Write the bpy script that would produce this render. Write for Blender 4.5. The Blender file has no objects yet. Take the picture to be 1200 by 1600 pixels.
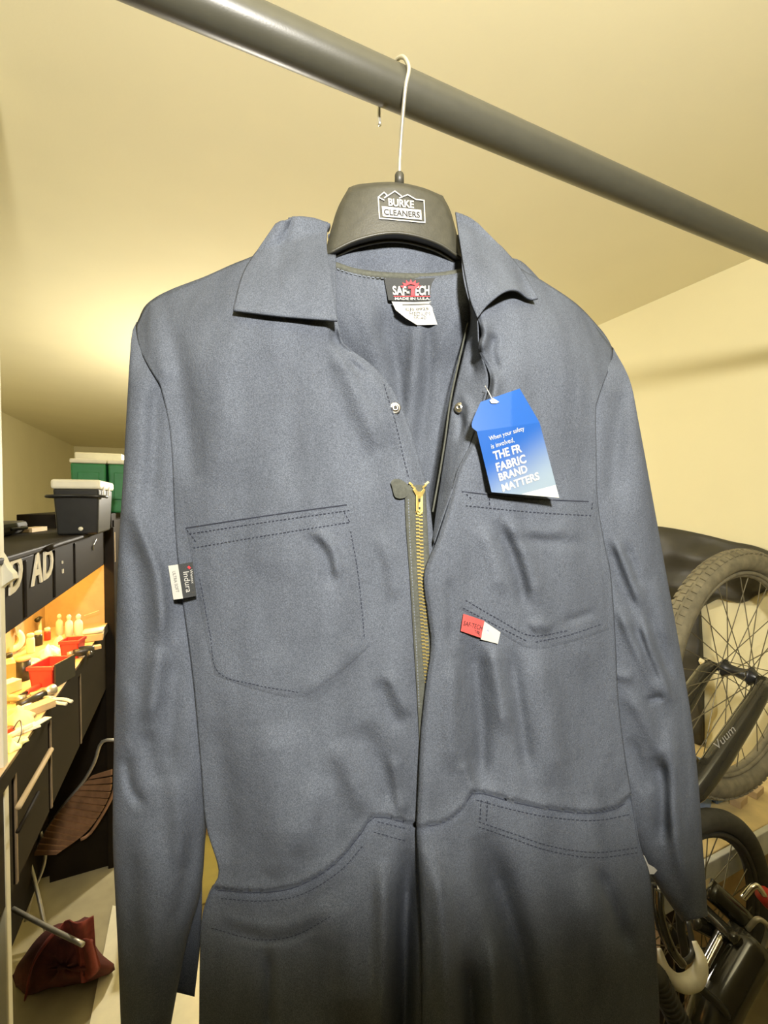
import bpy, bmesh, math, random
import numpy as np
from mathutils import Vector, Matrix, Euler

random.seed(7)
rng = np.random.RandomState(5)
scene = bpy.context.scene
COL = scene.collection

# ------------------------------------------------------------------ camera
F = 675.0
EYE = 1.60
YAW = math.radians(24)
PITCH = math.atan(15 / 675)
CAM = np.array([0.0, 0.0, EYE])
FH = np.array([math.sin(YAW), math.cos(YAW), 0.0])
RT = np.array([math.cos(YAW), -math.sin(YAW), 0.0])
FW = FH * math.cos(PITCH) + np.array([0, 0, -math.sin(PITCH)])
UPV = np.cross(RT, FW)
cd = bpy.data.cameras.new('camera')
cd.sensor_fit = 'VERTICAL'
cd.sensor_height = 36.0
cd.lens = F / 1600 * 36.0
cd.clip_start = 0.02
cam = bpy.data.objects.new('camera', cd)
COL.objects.link(cam)
m4 = Matrix.Identity(4)
for i in range(3):
    m4[i][0] = RT[i]; m4[i][1] = UPV[i]; m4[i][2] = -FW[i]; m4[i][3] = CAM[i]
cam.matrix_world = m4
scene.camera = cam

# ------------------------------------------------------------------ world, exposure, lights
w = bpy.data.worlds.new('world')
scene.world = w
w.use_nodes = True
w.node_tree.nodes['Background'].inputs[0].default_value = (1.0, 0.93, 0.8, 1)
w.node_tree.nodes['Background'].inputs[1].default_value = 0.05
scene.view_settings.view_transform = 'Standard'
scene.view_settings.look = 'None'
scene.view_settings.gamma = 1.0
scene.view_settings.use_curve_mapping = False
scene.view_settings.exposure = 1.0

# a lamp with an added reflector above and behind the camera, aimed up at the rail, and an added fill bulb deeper in the garage
LAMP_NEAR = (0.00, -0.38, 1.970)
LAMP_NEAR_W = 53.0
LAMP_NEAR_YAW = math.radians(18)
LAMP_NEAR_TILT = math.radians(18)
FILL_LAMP = (0.32, 2.75, 1.76)  # added bulb, hidden behind the coverall, to brighten ceiling and walls
FILL_LAMP_W = 42.0
BULB_R = 0.045
ld = bpy.data.lights.new('cutoff_lamp_light', 'SPOT')
ld.energy = LAMP_NEAR_W; ld.color = (1.0, 0.955, 0.88); ld.shadow_soft_size = 0.05
ld.spot_size = math.radians(132); ld.spot_blend = 0.20  # low beam cut-off made up to darken the trousers
lo_ = bpy.data.objects.new('cutoff_lamp_light', ld)
LAMP_DIR = Vector((math.sin(LAMP_NEAR_YAW) * math.cos(LAMP_NEAR_TILT), math.cos(LAMP_NEAR_YAW) * math.cos(LAMP_NEAR_TILT), math.sin(LAMP_NEAR_TILT)))
lo_.location = LAMP_NEAR
lo_.rotation_euler = LAMP_DIR.to_track_quat('-Z', 'Y').to_euler()
COL.objects.link(lo_)
BENCH_W = 4.2
def area(name, loc, sx, sy, watt, color, rot=(0, 0, 0)):
    ld = bpy.data.lights.new(name, 'AREA')
    ld.shape = 'RECTANGLE'; ld.size = sx; ld.size_y = sy
    ld.energy = watt; ld.color = color
    o = bpy.data.objects.new(name, ld)
    o.location = loc; o.rotation_euler = rot
    COL.objects.link(o)
    return o

# ------------------------------------------------------------------ pixel <-> space helpers (photo frame 1200 x 1600)
def ray(px, py):
    px = np.asarray(px, float); py = np.asarray(py, float)
    return FW + ((px - 600) / F)[..., None] * RT - ((py - 800) / F)[..., None] * UPV
def at(px, py, z):
    return CAM + ray(px, py) * z
def on_x(px, py, X):
    r = ray(px, py); return CAM + r * (X / r[0])
def on_y(px, py, Y):
    r = ray(px, py); return CAM + r * (Y / r[1])
def on_z(px, py, Z):
    r = ray(px, py); return CAM + r * ((Z - EYE) / r[2])

# the plane the coverall hangs in: turned nine degrees away from the picture plane
TURN = math.radians(9)
GU = RT * math.cos(TURN) + FH * math.sin(TURN)
GN = -FH * math.cos(TURN) + RT * math.sin(TURN)
GO = at(600, 785, 0.46)
G0 = float((GO - CAM) @ GN)
def gm(px, py, d):
    """point of the coverall at pattern position px, py and depth d (metres towards the viewer)"""
    r = ray(px, py)
    t = (G0 + np.asarray(d, float)) / (r @ GN)
    return CAM + r * t[..., None]

# ------------------------------------------------------------------ materials
MATS = {}
def mat(name, color, rough=0.6, metal=0.0, var=0.12, scale=30.0, bump=0.0, bscale=None, sheen=0.0, coat=0.0, attr=None, emit=None, spec=0.5, stretch=(1, 1, 1), dist=0.002):
    if name in MATS: return MATS[name]
    m = bpy.data.materials.new(name); m.use_nodes = True
    nt = m.node_tree; b = nt.nodes['Principled BSDF']
    b.inputs['Roughness'].default_value = rough
    b.inputs['Metallic'].default_value = metal
    b.inputs['Specular IOR Level'].default_value = spec
    if sheen:
        b.inputs['Sheen Weight'].default_value = sheen
        b.inputs['Sheen Roughness'].default_value = 0.5
    if coat: b.inputs['Coat Weight'].default_value = coat
    tc = nt.nodes.new('ShaderNodeTexCoord')
    mp = nt.nodes.new('ShaderNodeMapping'); mp.inputs['Scale'].default_value = stretch
    nt.links.new(tc.outputs['Object'], mp.inputs[0])
    nz = nt.nodes.new('ShaderNodeTexNoise'); nz.inputs['Scale'].default_value = scale
    nz.inputs['Detail'].default_value = 5.0
    nt.links.new(mp.outputs[0], nz.inputs['Vector'])
    mx = nt.nodes.new('ShaderNodeMix'); mx.data_type = 'RGBA'; mx.blend_type = 'MULTIPLY'
    mx.inputs['Factor'].default_value = 1.0
    rp = nt.nodes.new('ShaderNodeValToRGB')
    rp.color_ramp.elements[0].position = 0.3; rp.color_ramp.elements[1].position = 0.7
    lo = 1 - var; hi = 1 + var
    rp.color_ramp.elements[0].color = (lo, lo, lo, 1); rp.color_ramp.elements[1].color = (hi, hi, hi, 1)
    nt.links.new(nz.outputs['Fac'], rp.inputs[0])
    nt.links.new(rp.outputs[0], mx.inputs[7])
    if attr:
        at_ = nt.nodes.new('ShaderNodeAttribute'); at_.attribute_name = attr
        nt.links.new(at_.outputs['Color'], mx.inputs[6])
    else:
        mx.inputs[6].default_value = (*color, 1)
    nt.links.new(mx.outputs[2], b.inputs['Base Color'])
    if bump:
        n2 = nt.nodes.new('ShaderNodeTexNoise'); n2.inputs['Scale'].default_value = bscale or scale
        n2.inputs['Detail'].default_value = 4.0
        nt.links.new(mp.outputs[0], n2.inputs['Vector'])
        bp = nt.nodes.new('ShaderNodeBump'); bp.inputs['Strength'].default_value = bump
        bp.inputs['Distance'].default_value = dist
        nt.links.new(n2.outputs['Fac'], bp.inputs['Height'])
        nt.links.new(bp.outputs[0], b.inputs['Normal'])
    if emit:
        b.inputs['Emission Color'].default_value = (*emit[0], 1)
        b.inputs['Emission Strength'].default_value = emit[1]
    MATS[name] = m
    return m

def fabric(name, color, sheen=0.0):
    """cotton twill: mottled, slightly faded, with a fine diagonal weave"""
    m = mat(name, color, rough=0.9, var=0.16, scale=26.0, sheen=sheen, spec=0.12, stretch=(1, 1, .22))
    nt = m.node_tree; b = nt.nodes['Principled BSDF']
    tc = [n for n in nt.nodes if n.type == 'TEX_COORD'][0]
    wv = nt.nodes.new('ShaderNodeTexWave'); wv.inputs['Scale'].default_value = 520.0
    wv.inputs['Distortion'].default_value = 1.0; wv.bands_direction = 'DIAGONAL'
    nt.links.new(tc.outputs['Object'], wv.inputs['Vector'])
    nz = nt.nodes.new('ShaderNodeTexNoise'); nz.inputs['Scale'].default_value = 420.0
    nt.links.new(tc.outputs['Object'], nz.inputs['Vector'])
    n3 = nt.nodes.new('ShaderNodeTexNoise'); n3.inputs['Scale'].default_value = 38.0; n3.inputs['Detail'].default_value = 3.0
    nt.links.new(tc.outputs['Object'], n3.inputs['Vector'])
    a1 = nt.nodes.new('ShaderNodeMath'); a1.operation = 'MULTIPLY_ADD'; a1.inputs[1].default_value = 0.25
    nt.links.new(wv.outputs['Fac'], a1.inputs[0]); nt.links.new(nz.outputs['Fac'], a1.inputs[2])
    a2 = nt.nodes.new('ShaderNodeMath'); a2.operation = 'MULTIPLY_ADD'; a2.inputs[1].default_value = 4.0
    nt.links.new(n3.outputs['Fac'], a2.inputs[0]); nt.links.new(a1.outputs[0], a2.inputs[2])
    bp = nt.nodes.new('ShaderNodeBump'); bp.inputs['Strength'].default_value = 0.55
    bp.inputs['Distance'].default_value = 0.0008
    nt.links.new(a2.outputs[0], bp.inputs['Height'])
    nt.links.new(bp.outputs[0], b.inputs['Normal'])
    # fine flecks of lint and faded thread in the colour
    mx = [n for n in nt.nodes if n.type == 'MIX'][0]
    fl = nt.nodes.new('ShaderNodeTexNoise'); fl.inputs['Scale'].default_value = 900.0
    nt.links.new(tc.outputs['Object'], fl.inputs['Vector'])
    r2 = nt.nodes.new('ShaderNodeValToRGB')
    r2.color_ramp.elements[0].position = 0.35; r2.color_ramp.elements[0].color = (0.74, 0.74, 0.74, 1)
    r2.color_ramp.elements[1].position = 0.68; r2.color_ramp.elements[1].color = (1.34, 1.34, 1.34, 1)
    nt.links.new(fl.outputs['Fac'], r2.inputs[0])
    m2 = nt.nodes.new('ShaderNodeMix'); m2.data_type = 'RGBA'; m2.blend_type = 'MULTIPLY'; m2.inputs['Factor'].default_value = 1.0
    nt.links.new(mx.outputs[2], m2.inputs[6]); nt.links.new(r2.outputs[0], m2.inputs[7])
    nt.links.new(m2.outputs[2], b.inputs['Base Color'])
    return m

NAVY = fabric('navy_twill', (0.088, 0.099, 0.120))
STITCH_D = mat('dark_thread', (0.020, 0.024, 0.038), rough=0.9)
STITCH_L = mat('faded_thread', (0.15, 0.17, 0.21), rough=0.9)
TAPE = mat('zipper_tape_cloth', (0.072, 0.075, 0.060), rough=0.95, bump=0.3, bscale=700, var=0.2, scale=300)
BRASS = mat('brass', (0.85, 0.66, 0.22), rough=0.35, metal=0.8, var=0.05)
SILVER = mat('nickel', (0.75, 0.72, 0.64), rough=0.28, metal=1.0, var=0.05)
WIRE = mat('hanger_wire', (0.72, 0.70, 0.60), rough=0.35, metal=0.8, var=0.05)
HPLAST = mat('hanger_plastic', (0.042, 0.040, 0.028), rough=0.45, var=0.15, scale=120, bump=0.12, bscale=500)
RODM = mat('satin_black_steel', (0.058, 0.056, 0.040), rough=0.38, var=0.05, scale=60, bump=0.04, bscale=600)
WHITE = mat('white_print', (0.46, 0.45, 0.41), rough=0.7, var=0.03)
INK = mat('dark_ink', (0.012, 0.012, 0.012), rough=0.7, var=0.03)
GREYINK = mat('grey_ink', (0.09, 0.09, 0.085), rough=0.7, var=0.03)
REDP = mat('red_print', (0.60, 0.035, 0.045), rough=0.7, var=0.05)
LABELBLK = mat('black_woven_label', (0.032, 0.034, 0.034), rough=0.8, bump=0.3, bscale=1200)
LABELWHT = mat('white_satin_label', (0.46, 0.45, 0.40), rough=0.55, var=0.04)
REDTAG = mat('red_woven_tag', (0.50, 0.075, 0.065), rough=0.8, bump=0.3, bscale=1200)
WALL = mat('painted_wall', (0.76, 0.695, 0.42), rough=0.85, var=0.02, scale=3.0, bump=0.08, bscale=160)
CEIL = mat('painted_ceiling', (0.76, 0.70, 0.455), rough=0.9, var=0.02, scale=3.0, bump=0.08, bscale=140)
CONC = mat('concrete', (0.40, 0.345, 0.20), rough=0.85, var=0.18, scale=7.0, bump=0.25, bscale=60)
CREAM = mat('cream_paint', (0.70, 0.66, 0.50), rough=0.6, var=0.04, bump=0.05)
DARKW = mat('dark_stained_board', (0.012, 0.008, 0.004), rough=0.6, spec=0.15, var=0.25, scale=14, stretch=(1, 0.2, 1), bump=0.1)
PALEW = mat('pale_wood', (0.56, 0.41, 0.22), rough=0.65, var=0.15, scale=25, stretch=(1, 0.15, 1))
TANW = mat('tan_hardboard', (0.50, 0.34, 0.17), rough=0.7, var=0.1, scale=20)
BLKP = mat('black_plastic', (0.022, 0.022, 0.020), rough=0.35, var=0.1, scale=60)
BLKRUB = mat('black_rubber', (0.040, 0.038, 0.030), rough=0.7, var=0.2, scale=60, bump=0.2, bscale=200)
OLDRUB = mat('dusty_rubber', (0.20, 0.175, 0.105), rough=0.85, var=0.25, scale=40, bump=0.3, bscale=200)
ALU = mat('dull_aluminium', (0.52, 0.49, 0.40), rough=0.4, metal=0.7, var=0.15)
CREAMP = mat('cream_plastic', (0.80, 0.76, 0.60), rough=0.45, var=0.04)
GREENP = mat('green_plastic', (0.025, 0.20, 0.065), rough=0.45, var=0.1)
REDPL = mat('red_plastic', (0.62, 0.045, 0.030), rough=0.4, var=0.08)
BLUEP = mat('blue_plastic', (0.16, 0.26, 0.48), rough=0.4, var=0.1)
CARD = mat('cardboard', (0.50, 0.36, 0.20), rough=0.85, var=0.1)
LITFLOOR = mat('lit_floor_cream', (0.92, 0.84, 0.58), rough=0.7, var=0.04)  # light on the floor put into a pale colour
YELLOWP = mat('yellow_and_lit_spot', (0.96, 0.90, 0.38), rough=0.5, var=0.04)
BAGRED = mat('dark_red_canvas', (0.20, 0.035, 0.022), rough=0.9, var=0.3, scale=30, bump=0.5, bscale=90)
BAGBLK = mat('brown_black_canvas', (0.040, 0.022, 0.014), rough=0.9, var=0.3, scale=30, bump=0.5, bscale=90)
SLATB = mat('brown_slat_wood', (0.25, 0.13, 0.060), rough=0.7, var=0.25, scale=30)
COVER = mat('black_cover_sheet', (0.042, 0.039, 0.028), rough=0.55, var=0.2, scale=14, bump=0.3, bscale=30)
CHROME = mat('chrome', (0.80, 0.78, 0.70), rough=0.12, metal=1.0, var=0.03)
GLOSSBLK = mat('gloss_black_paint', (0.028, 0.026, 0.018), rough=0.18, var=0.1, coat=0.5)
RAGM = mat('pale_rag', (0.72, 0.62, 0.36), rough=0.9, var=0.15, bump=0.5, bscale=80)
LAMPG = mat('lamp_diffuser', (0.9, 0.88, 0.8), rough=0.5, emit=((1.0, 0.94, 0.84), 3.0))
TUBEG = mat('warm_strip_diffuser', (0.9, 0.7, 0.4), rough=0.5, emit=((1.0, 0.68, 0.25), 6.0))

# ------------------------------------------------------------------ objects
def empty(name, loc, label, cat, group=None):
    o = bpy.data.objects.new(name, None)
    o.empty_display_size = 0.05
    o.location = tuple(float(v) for v in loc)
    COL.objects.link(o)
    tag(o, label, cat, group)
    return o
def tag(o, label=None, cat=None, group=None, kind=None):
    if label: o['label'] = label
    if cat: o['category'] = cat
    if group: o['group'] = group
    if kind: o['kind'] = kind
    return o
def mk(name, vf, material, parent=None, smooth=False, label=None, kind=None, bevel=0, solid=0, subd=0):
    """one mesh object out of world-space verts and faces"""
    v, f = vf
    v = np.asarray(v, float).reshape(-1, 3)
    off = np.zeros(3)
    if parent is None:
        off = np.array([(v[:, 0].min() + v[:, 0].max()) / 2, (v[:, 1].min() + v[:, 1].max()) / 2, v[:, 2].min()])
    me = bpy.data.meshes.new(name)
    me.from_pydata((v - off).tolist(), [], [tuple(int(i) for i in q) for q in f])
    me.update()
    bm = bmesh.new(); bm.from_mesh(me)
    bmesh.ops.recalc_face_normals(bm, faces=bm.faces)
    bm.to_mesh(me); bm.free()
    if smooth:
        me.polygons.foreach_set('use_smooth', [True] * len(me.polygons))
    me.materials.append(material)
    o = bpy.data.objects.new(name, me)
    COL.objects.link(o)
    if parent is None:
        o.location = off.tolist()
    else:
        o.parent = parent
        p = parent; loc = Vector((0, 0, 0))
        while p is not None:
            loc += p.location; p = p.parent
        if parent.type == 'EMPTY' or parent.parent is None:
            o.matrix_parent_inverse = Matrix.Translation(-loc)
    if bevel:
        b = o.modifiers.new('bevel', 'BEVEL'); b.width = bevel; b.segments = 2; b.limit_method = 'ANGLE'
    if solid:
        s = o.modifiers.new('solid', 'SOLIDIFY'); s.thickness = solid; s.offset = -1
    if subd:
        s = o.modifiers.new('subd', 'SUBSURF'); s.levels = subd; s.render_levels = subd
    if label: o['label'] = label
    if kind: o['kind'] = kind
    return o
def flipall(o):
    o.data.flip_normals(); return o

def join(*parts):
    V = []; Fc = []; n = 0
    for v, f in parts:
        v = np.asarray(v, float).reshape(-1, 3)
        V.append(v); Fc += [tuple(i + n for i in q) for q in f]; n += len(v)
    return np.concatenate(V), Fc

def box(c, s, rot=(0, 0, 0), taper=1.0):
    """box with centre c, size s; taper scales the bottom face"""
    h = np.array(s, float) / 2
    v = []
    for z in (-1, 1):
        k = taper if z < 0 else 1.0
        for x, y in ((-1, -1), (1, -1), (1, 1), (-1, 1)):
            v.append((x * h[0] * k, y * h[1] * k, z * h[2]))
    M = np.array(Euler(rot).to_matrix())
    v = np.array(v) @ M.T + np.array(c, float)
    return v, [(0, 3, 2, 1), (4, 5, 6, 7), (0, 1, 5, 4), (1, 2, 6, 5), (2, 3, 7, 6), (3, 0, 4, 7)]
def box2(a, b):
    a = np.array(a, float); b = np.array(b, float)
    return box((a + b) / 2, np.abs(b - a))
def frame_of(t):
    t = t / np.linalg.norm(t)
    a = np.array([0, 0, 1.0]) if abs(t[2]) < 0.9 else np.array([1.0, 0, 0])
    n = np.cross(t, a); n /= np.linalg.norm(n)
    return n, np.cross(t, n)
def catmull(P, n, closed=False):
    P = np.asarray(P, float)
    if len(P) == 2 and not closed:
        t = np.linspace(0, 1, n)[:, None]; return P[0] * (1 - t) + P[1] * t
    if closed: Q = np.concatenate([P[-1:], P, P[:2]])
    else: Q = np.concatenate([[2 * P[0] - P[1]], P, [2 * P[-1] - P[-2]]])
    out = []
    seg = len(Q) - 3
    for i in range(seg):
        p0, p1, p2, p3 = Q[i:i + 4]
        for t in np.linspace(0, 1, 16, endpoint=False):
            out.append(0.5 * (2 * p1 + (p2 - p0) * t + (2 * p0 - 5 * p1 + 4 * p2 - p3) * t * t + (3 * p1 - p0 - 3 * p2 + p3) * t ** 3))
    out.append(Q[-2]); out = np.array(out)
    L = np.concatenate([[0], np.cumsum(np.linalg.norm(np.diff(out, axis=0), axis=1))])
    s = np.linspace(0, L[-1], n, endpoint=not closed)
    return np.stack([np.interp(s, L, out[:, k]) for k in range(P.shape[1])], 1)
def tube(P, r, seg=10, n=None, closed=False, cap=True, flat=1.0):
    P = np.asarray(P, float)
    if n: P = catmull(P, n, closed)
    N = len(P)
    R = np.full(N, float(r)) if np.isscalar(r) else np.interp(np.linspace(0, 1, N), np.linspace(0, 1, len(r)), r)
    T = np.zeros_like(P)
    if closed:
        T = np.roll(P, -1, 0) - np.roll(P, 1, 0)
    else:
        T[1:-1] = P[2:] - P[:-2]; T[0] = P[1] - P[0]; T[-1] = P[-1] - P[-2]
    T /= np.linalg.norm(T, axis=1)[:, None] + 1e-12
    n0, _ = frame_of(T[0])
    V = []; Fc = []
    for i in range(N):
        n0 = n0 - T[i] * (n0 @ T[i]); n0 /= np.linalg.norm(n0) + 1e-12
        b0 = np.cross(T[i], n0)
        for k in range(seg):
            a = 2 * math.pi * k / seg
            V.append(P[i] + R[i] * (math.cos(a) * n0 + flat * math.sin(a) * b0))
    for i in range(N if closed else N - 1):
        j = (i + 1) % N
        for k in range(seg):
            l = (k + 1) % seg
            Fc.append((i * seg + k, i * seg + l, j * seg + l, j * seg + k))
    if cap and not closed:
        Fc.append(tuple(range(seg))[::-1]); Fc.append(tuple((N - 1) * seg + k for k in range(seg)))
    return np.array(V), Fc
def lathe(prof, c, axis=(0, 0, 1), seg=20, cap=True):
    """profile of (radius, height) turned about the axis through c"""
    a = np.array(axis, float); a /= np.linalg.norm(a)
    n, b = frame_of(a)
    V = []; Fc = []
    for r, h in prof:
        for k in range(seg):
            t = 2 * math.pi * k / seg
            V.append(np.array(c) + a * h + r * (math.cos(t) * n + math.sin(t) * b))
    for i in range(len(prof) - 1):
        for k in range(seg):
            l = (k + 1) % seg
            Fc.append((i * seg + k, i * seg + l, (i + 1) * seg + l, (i + 1) * seg + k))
    if cap:
        Fc.append(tuple(range(seg))[::-1]); Fc.append(tuple((len(prof) - 1) * seg + k for k in range(seg)))
    return np.array(V), Fc
def grid_faces(nu, nv, wrap=False):
    f = []
    for j in range(nv - 1):
        for i in range(nu if wrap else nu - 1):
            k = (i + 1) % nu
            f.append((j * nu + i, j * nu + k, (j + 1) * nu + k, (j + 1) * nu + i))
    return f
def slab(front, back, nu, nv):
    """closed solid from two grids of the same size"""
    n = nu * nv
    f = grid_faces(nu, nv)
    F2 = [tuple(q[::-1]) for q in f] + [tuple(i + n for i in q) for q in f]
    loop = [i for i in range(nu)] + [j * nu + nu - 1 for j in range(1, nv)] + [(nv - 1) * nu + i for i in range(nu - 2, -1, -1)] + [j * nu for j in range(nv - 2, 0, -1)]
    for a, b in zip(loop, loop[1:] + loop[:1]):
        F2.append((a, b, b + n, a + n))
    return np.concatenate([front, back]), F2
def coons(top, bottom, left, right, nu, nv):
    T = catmull(top, nu); B = catmull(bottom, nu); L = catmull(left, nv); R = catmull(right, nv)
    u = np.linspace(0, 1, nu)[None, :, None]; v = np.linspace(0, 1, nv)[:, None, None]
    P = (1 - v) * T[None] + v * B[None] + (1 - u) * L[:, None] + u * R[:, None]
    P = P - ((1 - u) * (1 - v) * T[0] + u * (1 - v) * T[-1] + (1 - u) * v * B[0] + u * v * B[-1])
    return P      # nv, nu, dim

# ------------------------------------------------------------------ lettering (built-in font turned into flat mesh)
_TXT = {}
def text2d(body, bold=0.0):
    key = (body, bold)
    if key in _TXT: return _TXT[key]
    cu = bpy.data.curves.new('t', 'FONT'); cu.body = body; cu.offset = bold; cu.resolution_u = 3
    o = bpy.data.objects.new('t', cu); COL.objects.link(o)
    bpy.context.view_layer.update()
    ev = o.evaluated_get(bpy.context.evaluated_depsgraph_get())
    me = ev.to_mesh()
    v = np.array([tuple(x.co)[:2] for x in me.vertices]); f = [tuple(p.vertices) for p in me.polygons]
    ev.to_mesh_clear()
    bpy.data.objects.remove(o); bpy.data.curves.remove(cu)
    lo = v.min(0); hi = v.max(0)
    v = (v - lo) / (hi - lo)
    _TXT[key] = (v, f)
    return _TXT[key]
for s_, b_ in (('BURKE', .03), ('CLEANERS', .02), ('SAF-', .03), ('ECH', .03), ('MADE IN U.S.A.', .02), ('CJS 0925', .01), ('MEDIUM', .0), ('38-40', .0),
               ('When your safety', 0), ('is involved,', 0), ('THE FR', .03), ('FABRIC', .03), ('BRAND', .03), ('MATTERS', .03), ('Indura', 0), ('Westex', 0),
               ('ULTRA SOFT', 0), ('SAF-TECH', 0), ('FR', 0), ('D', .02), ('A', .02), ('Vuum', .0)):
    text2d(s_, b_)
def text_px(body, bold, bl, br, tl, fn):
    """lettering laid on a surface: bl, br, tl are photo positions of three corners, fn maps positions to space"""
    v, f = text2d(body, bold)
    bl = np.array(bl, float); br = np.array(br, float); tl = np.array(tl, float)
    p = bl + v[:, :1] * (br - bl) + v[:, 1:2] * (tl - bl)
    return fn(p[:, 0], p[:, 1]), f

# ================================================================== THE ROOM
XR, XL, YF, YN, ZC = 1.77, -1.60, 7.80, -2.40, 2.44
def struct(name, vf, m, label, cat, bevel=0):
    o = mk(name, vf, m, bevel=bevel); tag(o, label, cat, kind='structure'); return o
struct('floor', box2((XL - .1, YN - .1, -0.1), (XR + .1, YF + .1, 0)), CONC, 'tan grey concrete garage floor', 'floor')
struct('ceiling', box2((XL - .1, YN - .1, ZC), (XR + .1, YF + .1, ZC + .1)), CEIL, 'smooth pale yellow painted ceiling', 'ceiling')
struct('wall_right', box2((XR, YN, 0), (XR + .1, YF, ZC)), WALL, 'pale yellow wall behind the bicycle', 'wall')
struct('wall_left', box2((XL - .1, YN, 0), (XL, YF, ZC)), WALL, 'pale yellow wall behind the workbench', 'wall')
struct('wall_far', box2((XL - .1, YF, 0), (XR + .1, YF + .1, ZC)), WALL, 'far pale yellow wall of the garage', 'wall')
struct('wall_near', box2((XL - .1, YN - .1, 0), (XR + .1, YN, ZC)), mat('bounce_cutting_brown', (.13, .085, .05), rough=.7, var=.2, scale=8, stretch=(6, 1, .3)), 'unseen near wall made dark brown to cut bounced light', 'wall')  # unseen wall, its dark boarding made up to cut light bounced onto the coverall
pr = at(11, 1250, 0.86)
tr = struct('trim_1', box2((pr[0] - 0.09, pr[1] - 0.012, 0), (pr[0], pr[1] + 0.012, ZC)), CREAM, 'narrow cream painted upright post at the left edge', 'post', bevel=0.003)
tp = catmull([(-26, 858), (-4, 862), (10, 886), (22, 902), (6, 914), (-26, 936)], 22, True)
fr_ = np.array([at(x, y, 0.845) for x, y in tp]); bk_ = fr_ + FH * 0.012
nn = len(tp)
mk('bracket', (np.concatenate([fr_, bk_]), [tuple(range(nn)), tuple(range(2 * nn - 1, nn - 1, -1))] + [(i, (i + 1) % nn, (i + 1) % nn + nn, i + nn) for i in range(nn)]), CREAM, tr)

def added_pendant(p, watt, color, label):
    e = empty('fill_bulb', p, label, 'lamp', 'added fill bulbs')
    mk('cord', tube([(p[0], p[1], p[2] + .13), (p[0], p[1], ZC)], .003, 8), CREAM, e, smooth=True)
    mk('bulb_holder', lathe([(.016, .066), (.018, .085), (.018, .12), (.006, .135)], p, (0, 0, 1), 20), CREAM, e, smooth=True)
    m = mat('bulb_glass_%d' % int(watt * 10), (.9, .9, .85), emit=(color, watt / (4 * math.pi ** 2 * BULB_R ** 2)))
    prof = [(BULB_R * math.sin(t), -BULB_R * math.cos(t)) for t in np.linspace(.12, 2.5, 9)] + [(.015, .066)]
    mk('bulb_glass', lathe(prof, p, (0, 0, 1), 16), m, e, smooth=True)
wl = empty('cutoff_lamp', LAMP_NEAR, 'ceiling-hung lamp with added reflector keeping light off the trousers', 'lamp')
LD_ = np.array(LAMP_DIR); LN_ = np.array(LAMP_NEAR)
mk('reflector', lathe([(.02, -.10), (.035, -.085), (.06, -.05), (.078, -.012), (.080, -.010), (.062, -.052), (.036, -.089), (.02, -.104)], LN_, LD_, 28, cap=False), mat('added_reflector', (.7, .7, .68), rough=.3, metal=.9), wl, smooth=True)
mk('lamp_socket', lathe([(.018, -.16), (.020, -.10), (.016, -.085)], LN_, LD_, 18), BLKP, wl, smooth=True)
mk('hanging_rod', tube([LN_ - LD_ * .13, LN_ - LD_ * .13 + np.array([0, 0, ZC - LN_[2] + LD_[2] * .13])], .005, 8), BLKP, wl, smooth=True)
added_pendant(FILL_LAMP, FILL_LAMP_W, (1.0, 0.93, 0.80), 'added fill bulb on a cord hidden behind the coverall')

# ================================================================== CLOTHES RAIL
RODY, RODZ, RODR = 0.4345, 2.052, 0.0197
rail = empty('clothes_rail', (0.2, RODY, RODZ), 'thick satin black steel rail crossing under the ceiling', 'rail')
mk('rod', tube([(-1.05, RODY, RODZ), (XR - .004, RODY, RODZ)], RODR, 40, n=24), RODM, rail, smooth=True)
mk('wall_flange', lathe([(.05, 0), (.05, .006), (.027, .012), (.023, .03), (RODR, .03)], (XR, RODY, RODZ), (-1, 0, 0), 28), RODM, rail, smooth=True)
mk('ceiling_bracket', join(box((-1.0, RODY, (RODZ + ZC) / 2 + .01), (.012, .04, ZC - RODZ - .02)), box((-1.0, RODY, ZC - .004), (.05, .12, .008)), lathe([(.0205, -.02), (.027, -.02), (.027, .02), (.0205, .02)], (-1.0, RODY, RODZ), (1, 0, 0), 24, cap=False)), RODM, rail)

# ================================================================== COVERALL: shape functions in pattern space
def interp(x, pts):
    p = np.array(pts, float); return np.interp(x, p[:, 0], p[:, 1])
YSH = [(200, 520), (212, 508), (235, 470), (270, 452), (320, 432), (375, 408), (430, 385), (520, 360), (600, 350), (720, 350), (800, 398), (850, 438), (900, 474), (935, 510), (957, 545), (990, 600)]
LREF = [(400, 262), (700, 268), (900, 280), (1050, 300), (1300, 322), (1600, 310)]
RREF = [(400, 940), (700, 936), (800, 938), (900, 955), (1000, 963), (1100, 970), (1200, 982), (1300, 1000), (1400, 1022), (1600, 1032)]

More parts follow.
